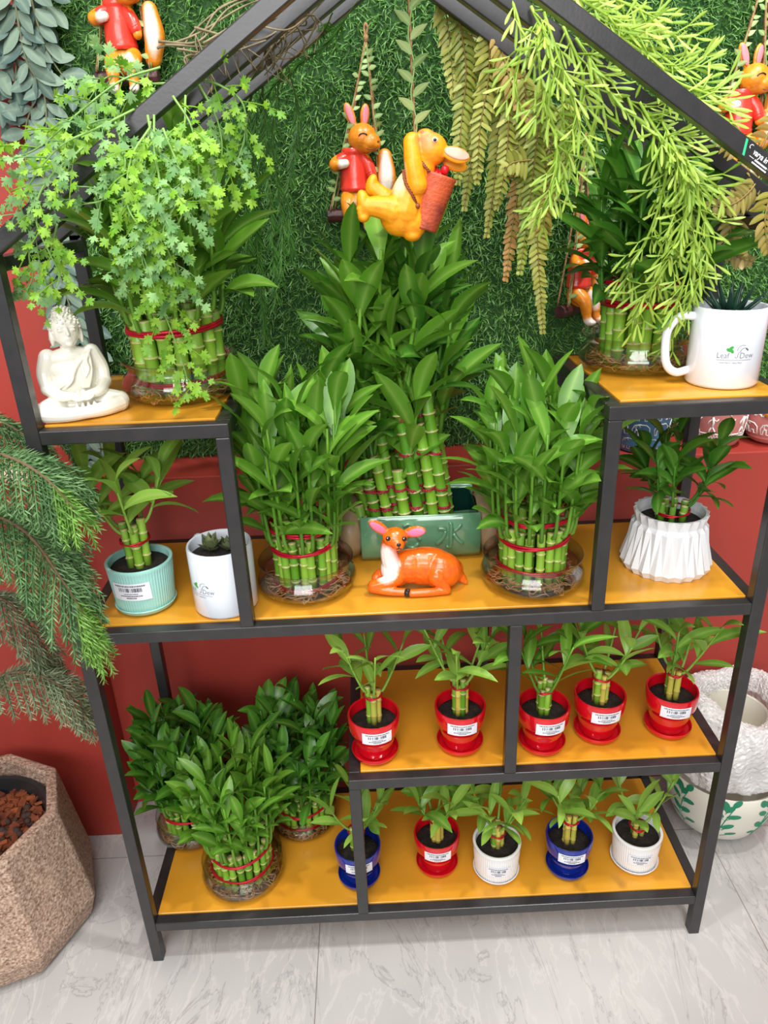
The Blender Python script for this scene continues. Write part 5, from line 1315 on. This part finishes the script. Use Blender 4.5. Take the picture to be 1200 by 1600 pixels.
EUCA = [
    [(-0.062, 0.400, 1.439), (-0.076, 0.410, 1.384), (-0.087, 0.420, 1.317), (-0.120, 0.430, 1.254)],
    [(-0.041, 0.400, 1.439), (-0.040, 0.410, 1.368), (-0.031, 0.420, 1.323), (-0.003, 0.420, 1.282)],
    [(-0.078, 0.410, 1.428), (-0.105, 0.420, 1.356), (-0.121, 0.420, 1.278)],
    [(-0.061, 0.400, 1.411), (-0.066, 0.410, 1.330), (-0.054, 0.420, 1.283), (-0.070, 0.420, 1.200)],
    [(-0.027, 0.420, 1.443), (-0.029, 0.430, 1.393), (-0.041, 0.430, 1.356)],
    [(-0.061, 0.410, 1.353), (-0.065, 0.420, 1.292), (-0.094, 0.430, 1.244), (-0.102, 0.430, 1.193)],
    [(-0.061, 0.420, 1.242), (-0.083, 0.420, 1.130), (-0.079, 0.410, 1.017), (-0.059, 0.410, 0.915)],
    [(-0.078, 0.420, 1.218), (-0.082, 0.420, 1.065), (-0.079, 0.420, 0.986), (-0.063, 0.410, 0.840)],
    [(-0.072, 0.420, 1.064), (-0.076, 0.410, 0.905), (-0.076, 0.400, 0.810), (-0.106, 0.400, 0.714)],
    [(-0.070, 0.420, 1.025), (-0.054, 0.420, 0.902), (-0.066, 0.410, 0.796), (-0.083, 0.400, 0.719)],
    [(-0.096, 0.420, 1.046), (-0.091, 0.420, 0.925), (-0.101, 0.420, 0.817), (-0.097, 0.410, 0.751)]]
FERN = [
    [(0.507, 0.270, 1.368), (0.518, 0.280, 1.316), (0.523, 0.280, 1.251)],
    [(0.527, 0.270, 1.344), (0.539, 0.280, 1.280), (0.533, 0.280, 1.214), (0.529, 0.280, 1.144)],
    [(0.565, 0.260, 1.328), (0.567, 0.270, 1.271), (0.557, 0.270, 1.213), (0.555, 0.280, 1.143)],
    [(0.544, 0.280, 1.342), (0.552, 0.290, 1.273), (0.550, 0.290, 1.191), (0.539, 0.290, 1.111)],
    [(0.586, 0.260, 1.310), (0.594, 0.270, 1.241), (0.592, 0.270, 1.166), (0.582, 0.280, 1.110)],
    [(0.573, 0.280, 1.321), (0.585, 0.290, 1.228), (0.579, 0.290, 1.134), (0.571, 0.290, 1.076)],
    [(0.609, 0.250, 1.274), (0.617, 0.270, 1.218), (0.620, 0.280, 1.157), (0.618, 0.280, 1.100)],
    [(0.632, 0.240, 1.258), (0.630, 0.260, 1.195), (0.627, 0.280, 1.108), (0.618, 0.280, 1.024)],
    [(0.628, 0.260, 1.267), (0.639, 0.280, 1.164), (0.642, 0.280, 1.066), (0.658, 0.290, 0.939)],
    [(0.645, 0.260, 1.245), (0.654, 0.280, 1.171), (0.650, 0.280, 1.091), (0.645, 0.290, 1.013)],
    [(0.596, 0.270, 1.291), (0.613, 0.280, 1.173), (0.607, 0.290, 1.084), (0.600, 0.290, 1.014)],
    [(0.624, 0.260, 1.172), (0.595, 0.240, 1.169), (0.583, 0.240, 1.158)],
    [(0.659, 0.250, 1.244), (0.672, 0.270, 1.186), (0.672, 0.280, 1.131)],
    [(0.573, 0.260, 1.324), (0.595, 0.260, 1.261), (0.626, 0.260, 1.210)]]
FERN2 = [
    [(0.856, 0.100, 1.147), (0.835, 0.080, 1.128), (0.806, 0.060, 1.116), (0.778, 0.060, 1.116)],
    [(0.848, 0.120, 1.161), (0.834, 0.100, 1.135), (0.838, 0.100, 1.121)],
    [(0.863, 0.080, 1.134), (0.853, 0.070, 1.101), (0.864, 0.070, 1.059)],
    [(0.842, 0.120, 1.106), (0.844, 0.130, 1.077), (0.860, 0.140, 1.053), (0.890, 0.150, 1.043)],
    [(0.807, 0.030, 1.170), (0.798, 0.050, 1.179), (0.789, 0.080, 1.194)],
    [(0.817, 0.030, 1.172), (0.828, 0.030, 1.202), (0.832, 0.030, 1.219)]]
MISTLE = [
    [(0.562, 0.090, 1.320), (0.571, 0.080, 1.285), (0.566, 0.080, 1.244)],
    [(0.580, 0.080, 1.312), (0.595, 0.050, 1.268), (0.591, 0.050, 1.223)],
    [(0.591, 0.070, 1.305), (0.609, 0.050, 1.251), (0.629, 0.050, 1.204)],
    [(0.589, 0.090, 1.308), (0.593, 0.080, 1.249), (0.614, 0.080, 1.181), (0.609, 0.080, 1.136)],
    [(0.614, 0.080, 1.294), (0.635, 0.070, 1.247), (0.637, 0.090, 1.200), (0.626, 0.090, 1.149)],
    [(0.628, 0.080, 1.283), (0.652, 0.060, 1.245), (0.668, 0.060, 1.221)],
    [(0.645, 0.090, 1.272), (0.656, 0.080, 1.229), (0.652, 0.090, 1.187)],
    [(0.613, 0.100, 1.286), (0.627, 0.110, 1.208), (0.617, 0.100, 1.143), (0.610, 0.110, 1.115)],
    [(0.701, 0.080, 1.222), (0.722, 0.070, 1.190), (0.749, 0.040, 1.157), (0.779, 0.040, 1.137)],
    [(0.724, 0.080, 1.209), (0.739, 0.050, 1.164), (0.755, 0.050, 1.119), (0.747, 0.060, 1.072)],
    [(0.736, 0.090, 1.196), (0.760, 0.070, 1.138), (0.757, 0.070, 1.077), (0.737, 0.080, 1.027)],
    [(0.739, 0.080, 1.196), (0.768, 0.060, 1.131), (0.772, 0.060, 1.077), (0.765, 0.070, 1.013)],
    [(0.756, 0.100, 1.177), (0.754, 0.090, 1.104), (0.746, 0.090, 1.048), (0.725, 0.100, 0.987)],
    [(0.761, 0.070, 1.157), (0.782, 0.070, 1.110), (0.793, 0.070, 1.062), (0.782, 0.080, 1.003)],
    [(0.751, 0.080, 1.157), (0.780, 0.090, 1.082), (0.788, 0.090, 1.016), (0.776, 0.100, 0.962)],
    [(0.713, 0.090, 1.216), (0.737, 0.080, 1.158), (0.733, 0.090, 1.098), (0.715, 0.100, 1.048)],
    [(0.690, 0.090, 1.229), (0.703, 0.080, 1.203), (0.738, 0.080, 1.177)]]
MISTLE_UP = [
    [(0.622, 0.060, 1.302), (0.661, 0.060, 1.295), (0.689, 0.060, 1.278)],
    [(0.607, 0.060, 1.324), (0.649, 0.070, 1.319), (0.696, 0.070, 1.301)],
    [(0.644, 0.070, 1.297), (0.683, 0.070, 1.274), (0.715, 0.070, 1.256)],
    [(0.665, 0.070, 1.286), (0.710, 0.080, 1.269), (0.747, 0.070, 1.243)],
    [(0.690, 0.060, 1.261), (0.733, 0.060, 1.237), (0.776, 0.060, 1.223)],
    [(0.705, 0.080, 1.257), (0.739, 0.080, 1.250), (0.765, 0.080, 1.261)],
    [(0.667, 0.080, 1.293), (0.701, 0.080, 1.292), (0.736, 0.080, 1.279)],
    [(0.723, 0.050, 1.236), (0.759, 0.050, 1.214), (0.788, 0.050, 1.198)],
    [(0.619, 0.080, 1.317), (0.646, 0.080, 1.310), (0.685, 0.080, 1.287)],
    [(0.594, 0.060, 1.330), (0.618, 0.050, 1.314), (0.651, 0.050, 1.297)]]
# ------------------------------------------------------------------ hanging greenery
def hang(name, label, cat, strands, stems_mat, leaf_mats, fn, part, origin=None):
    og = V(*(origin or strands[0][0]))
    t = thing(name, label, cat, tuple(og), 0, {'bronze_fern': 'bronze fern hangings', 'mistletoe_garland': 'lime forked-leaf garlands'}.get(name))
    for s in strands:
        path = spline([V(*q) - og for q in s], 40)
        st, lf = MB(), MB()
        fn(st, lf, path)
        o = st.build('stem', stems_mat, t)
        lm = leaf_mats[R_.randrange(len(leaf_mats))]
        lf.build(part, lm, o)
    return t
def at_len(path, s):
    """point and direction at arc length s"""
    acc = 0.0
    for a, b in zip(path[:-1], path[1:]):
        l = np.linalg.norm(b - a)
        if acc + l >= s: return a + (b - a) * ((s - acc) / max(l, 1e-9)), unit(b - a)
        acc += l
    return path[-1], unit(path[-1] - path[-2])
def plen(path): return sum(np.linalg.norm(b - a) for a, b in zip(path[:-1], path[1:]))

LOBE = []
HALF = [(12, 0.80), (20, 0.90), (33, 0.40), (47, 0.90), (58, 0.70), (72, 1.0), (92, 0.52), (110, 0.78), (132, 0.42)]
for a, r in [(-q, w) for q, w in HALF[::-1]] + [(0, 1.12)] + HALF:
    LOBE.append((r * math.sin(math.radians(a)), 0.40 + r * 0.62 * math.cos(math.radians(a))))
def lobed(mb, p, d, n, size):
    d = unit(d); n = unit(np.asarray(n, float) - d * np.dot(n, d)); s = np.cross(d, n); tr = R_.random() * 0.8 + 0.1
    c = p + d * size * 0.42
    vs = [p, c + n * size * 0.05] + [p + s * x * size * 0.62 + d * y * size - n * size * 0.10 * (x * x + (y - 0.4) ** 2) for x, y in LOBE]
    k = len(LOBE)
    fs = [(1, 2 + i, 3 + i) for i in range(k - 1)] + [(0, 1, 2 + k - 1), (0, 2, 1)]
    mb.add(vs, fs, [(tr, 0.6, 0), (tr, 0.5, 0.4)] + [(min(1, tr + 0.2), 0, 1)] * k)
def parsley(st, lf, path):
    n = len(path); st.tube(path, list(np.linspace(0.0013, 0.0007, n)), 5, tints=[(0.6, 0.2, 0)] * n)
    L = plen(path); s = 0.012; sg = 1
    while s < L:
        p, d = at_len(path, s); sg = -sg
        sd = unit(np.cross(d, V(0, -1, 0))) * sg
        q = unit(sd * R_.uniform(0.5, 1.0) + d * 0.7 + V(0, R_.uniform(-0.7, 0.25), R_.uniform(-0.3, 0.1))); l = R_.uniform(0.018, 0.042)
        tw = spline([p, p + q * l * 0.5 + V(0, 0, -0.001), p + q * l + V(0, 0, -0.005)], 6)
        lf.tube(tw, 0.0006, 4, tints=[(0.7, 0.3, 0)] * 6)
        k = R_.randint(3, 6)
        for i in range(k):
            f = (i + 1) / k * 5; j = min(int(f), 4); b = tw[j] + (tw[j + 1] - tw[j]) * (f - j)
            dd = unit(q * 0.7 + V(R_.uniform(-0.9, 0.9), R_.uniform(-0.6, 0.2), R_.uniform(-0.9, 0.3)))
            lobed(lf, b, dd, V(R_.uniform(-0.5, 0.5), -1, R_.uniform(0.0, 0.9)), R_.uniform(0.0085, 0.0135))
        s += R_.uniform(0.009, 0.015)
    p, d = at_len(path, L); lobed(lf, p, d, V(0, -1, 0.3), 0.0125)
M_PSTEM = mat('green_vine_stem', S(128, 172, 84), 0.5)
M_PAR = leaf_mat('lime_parsley_leaves', S(76, 146, 24), S(154, 202, 56), rib=S(196, 226, 110), rough=0.5, trans=0.35)
M_PAR2 = leaf_mat('soft_green_parsley_leaves', S(74, 132, 62), S(140, 184, 110), rib=S(176, 208, 150), rough=0.55, trans=0.3)
R_.seed(101)
hang('parsley_garland', 'bright green trailing garland with small serrated leaves over the left roof bar', 'hanging plant', PARSLEY, M_PSTEM, [M_PAR, M_PAR, M_PAR2], parsley, 'serrated_leaves')

def willow(st, lf, path):
    n = len(path); st.tube(path, list(np.linspace(0.0010, 0.0005, n)), 4)
    L = plen(path); s = 0.03
    while s < L:
        p, d = at_len(path, s)
        for k in range(2):
            a = R_.uniform(0, 2 * PI); sd = V(math.cos(a), 0.35 * math.sin(a) - 0.2, 0); q = unit(d * 0.85 + sd * 0.6); l = R_.uniform(0.012, 0.026)
            w = unit(np.cross(q, V(0.2, 1, 0.1))) * 0.0006; e = p + q * l; tr = R_.random()
            lf.add([p - w, p + w, p + q * l * 0.6 + w, e, p + q * l * 0.6 - w], [(0, 1, 2, 4), (4, 2, 3)], [(tr, 0, 0)] * 5)
        s += 0.0021
M_WIL = leaf_mat('fine_vine_leaves', S(34, 92, 24), S(92, 150, 56), rough=0.5, trans=0.2)
R_.seed(102)
hang('feathery_vine', 'feathery dark green vine trailing from the left roof down the grass wall', 'hanging plant', WILLOW, mat('thin_vine_stem', S(84, 104, 52), 0.7), [M_WIL], willow, 'needle_leaves')

def eucal(st, lf, path):
    n = len(path); st.tube(path, list(np.linspace(0.0020, 0.0010, n)), 6)
    L = plen(path); s = 0.006; k = 0
    while s < L:
        p, d = at_len(path, s)
        for sg in (-1, 1):
            sd = unit(np.cross(d, V(0, -1, 0))) * sg; q = unit(sd * R_.uniform(0.7, 1.1) + d * R_.uniform(0.3, 0.8) + V(0, R_.uniform(-0.5, 0.1), 0))
            l = R_.uniform(0.030, 0.044) * (0.8 if s > L * 0.8 else 1)
            lf.leaf(p, q, l, l * R_.uniform(0.42, 0.55), curl=R_.uniform(0.0, 0.5), fold=0.12, face=(R_.uniform(-.6, .6), -1, R_.uniform(-.1, .8)), prof=(0.15, 0.62, 0.95, 1.0, 0.88, 0.58, 0.06))
        s += R_.uniform(0.017, 0.025); k += 1
    p, d = at_len(path, L); lf.leaf(p, d, 0.034, 0.017, curl=0.2, face=(0, -1, 0.3), prof=(0.15, 0.62, 0.95, 1.0, 0.88, 0.58, 0.06))
M_EUC = leaf_mat('grey_eucalyptus_leaves', S(72, 98, 94), S(122, 144, 126), rib=S(140, 158, 134), rough=0.65, trans=0.1, spec=0.3)
R_.seed(103)
hang('eucalyptus_garland', 'grey-green eucalyptus garland hanging at the left edge behind the rack', 'hanging plant', EUCA, mat('eucalyptus_stem', S(112, 116, 84), 0.7), [M_EUC], eucal, 'oval_leaves')

def fern(st, lf, path):
    n = len(path); st.tube(path, list(np.linspace(0.0013, 0.0006, n)), 5)
    L = plen(path); s = 0.010; tr0 = R_.random()
    while s < L:
        p, d = at_len(path, s); f = s / L
        w = 0.026 * min(1, f * 5 + 0.45) * (1 - f) ** 0.45
        for sg in (-1, 1):
            sd = unit(np.cross(d, V(0.15, -1, 0.1))) * sg; q = unit(sd + d * 0.30 + V(0, R_.uniform(-0.25, 0.15), 0))
            lf.leaf(p, q, max(0.006, w * R_.uniform(0.9, 1.08)), 0.0068, curl=R_.uniform(0.2, 1.0), fold=0.15, face=(R_.uniform(-.3, .3), -1, R_.uniform(0, .6)), tint=min(1, max(0, tr0 + R_.uniform(-0.25, 0.25) + 0.25 * (f - 0.5))), prof=(0.45, 0.9, 1.0, 1.0, 0.92, 0.62, 0.10))
        s += 0.0078
M_FERN = leaf_mat('bronze_fern_fronds', S(140, 138, 40), S(178, 126, 70), rib=S(176, 156, 84), rough=0.5, trans=0.2)
M_FERN_G = leaf_mat('olive_fern_fronds', S(122, 144, 40), S(172, 172, 76), rib=S(184, 184, 100), rough=0.45, trans=0.2)
R_.seed(104)
hang('bronze_fern', 'olive and bronze artificial fern fronds hanging right of the centre', 'hanging plant', FERN, mat('fern_rachis', S(142, 116, 62), 0.6), [M_FERN, M_FERN_G, M_FERN_G], fern, 'pinnae')
hang('bronze_fern', 'bronze fern fronds curling under the lettered right roof bar', 'hanging plant', FERN2, bpy.data.materials['fern_rachis'], [M_FERN, leaf_mat('tan_fern_fronds', S(150, 140, 62), S(188, 148, 104), rib=S(206, 190, 120), rough=0.5, trans=0.2)], fern, 'pinnae')

def mistle(st, lf, path, up=0.0):
    n = len(path); st.tube(path, list(np.linspace(0.0018, 0.0012, n)), 6, tints=[(0.5, 0.3, 0)] * n)
    L = plen(path); s = 0.006
    PR = (0.28, 0.42, 0.62, 0.86, 1.0, 0.92, 0.25)
    def fork(p, d, l, depth):
        a = R_.uniform(0.25, 0.5)
        ax = unit(V(R_.uniform(-0.4, 0.4), -1, R_.uniform(-0.3, 0.5)))
        for sg in (-1, 1):
            q = rotm(ax, sg * a) @ d
            if depth > 0 and R_.random() < 0.75:
                e = p + q * l * 0.7; lf.tube([p, p + q * l * 0.35, e], [0.0011, 0.0010, 0.0009], 5, tints=[(0.5, 0.2, 0)] * 3); fork(e, q, l * 0.85, depth - 1)
            else:
                lf.leaf(p, q, l * R_.uniform(0.95, 1.3), 0.0034, curl=R_.uniform(-0.3, 0.4), fold=0.3, face=(R_.uniform(-.6, .6), -1, R_.uniform(-.2, .8)), prof=PR)
    while s < L:
        p, d = at_len(path, s); ax = unit(V(R_.uniform(-0.4, 0.4), -1, R_.uniform(-0.4, 0.4))); q = unit(rotm(ax, R_.choice((-1, 1)) * R_.uniform(0.25, 0.75)) @ d + V(0, R_.uniform(-0.45, 0.2), up))
        fork(p, q, R_.uniform(0.018, 0.027), 1); s += R_.uniform(0.010, 0.017)
    p, d = at_len(path, L); fork(p, d, 0.024, 1)
M_MIS = leaf_mat('lime_mistletoe_leaves', S(132, 180, 44), S(188, 216, 88), rib=S(206, 226, 124), rough=0.45, trans=0.25)
R_.seed(105)
M_MSTEM = mat('lime_stem', S(156, 192, 66), 0.5)
hang('mistletoe_garland', 'lime green forked-leaf garland trailing below the right roof bar', 'hanging plant', MISTLE, M_MSTEM, [M_MIS], mistle, 'forked_leaves')
hang('mistletoe_garland', 'lime green forked-leaf sprays lying above the right roof bar', 'hanging plant', MISTLE_UP, M_MSTEM, [M_MIS], lambda a, b, c: mistle(a, b, c, 0.15), 'forked_leaves')

R_.seed(106)
og = V(*ROOTS[0][0]); t = thing('dried_vine', 'tangle of dry grey-brown vine strands on the left roof bars', 'hanging plant', tuple(og))
M_DRY = mat('dry_vine', S(134, 122, 92), 0.8, noise=(S(98, 86, 62), 60, 0.4, 0.65))
for s in ROOTS:
    for k in range(2):
        m = MB(); j = lambda: R_.uniform(-0.010, 0.010)
        pts = [V(*q) - og + V(j(), j() * 0.6, j()) for q in s]
        m.tube(spline(pts, 24), list(np.linspace(0.0013, 0.0008, 24)), 5)
        e = pts[1]
        for q in range(2): m.tube(spline([e, e + V(j(), j(), -0.012), e + V(j() * 2, j(), -0.030 + j())], 10), 0.0007, 4)
        m.build('vine_strand', M_DRY, t)
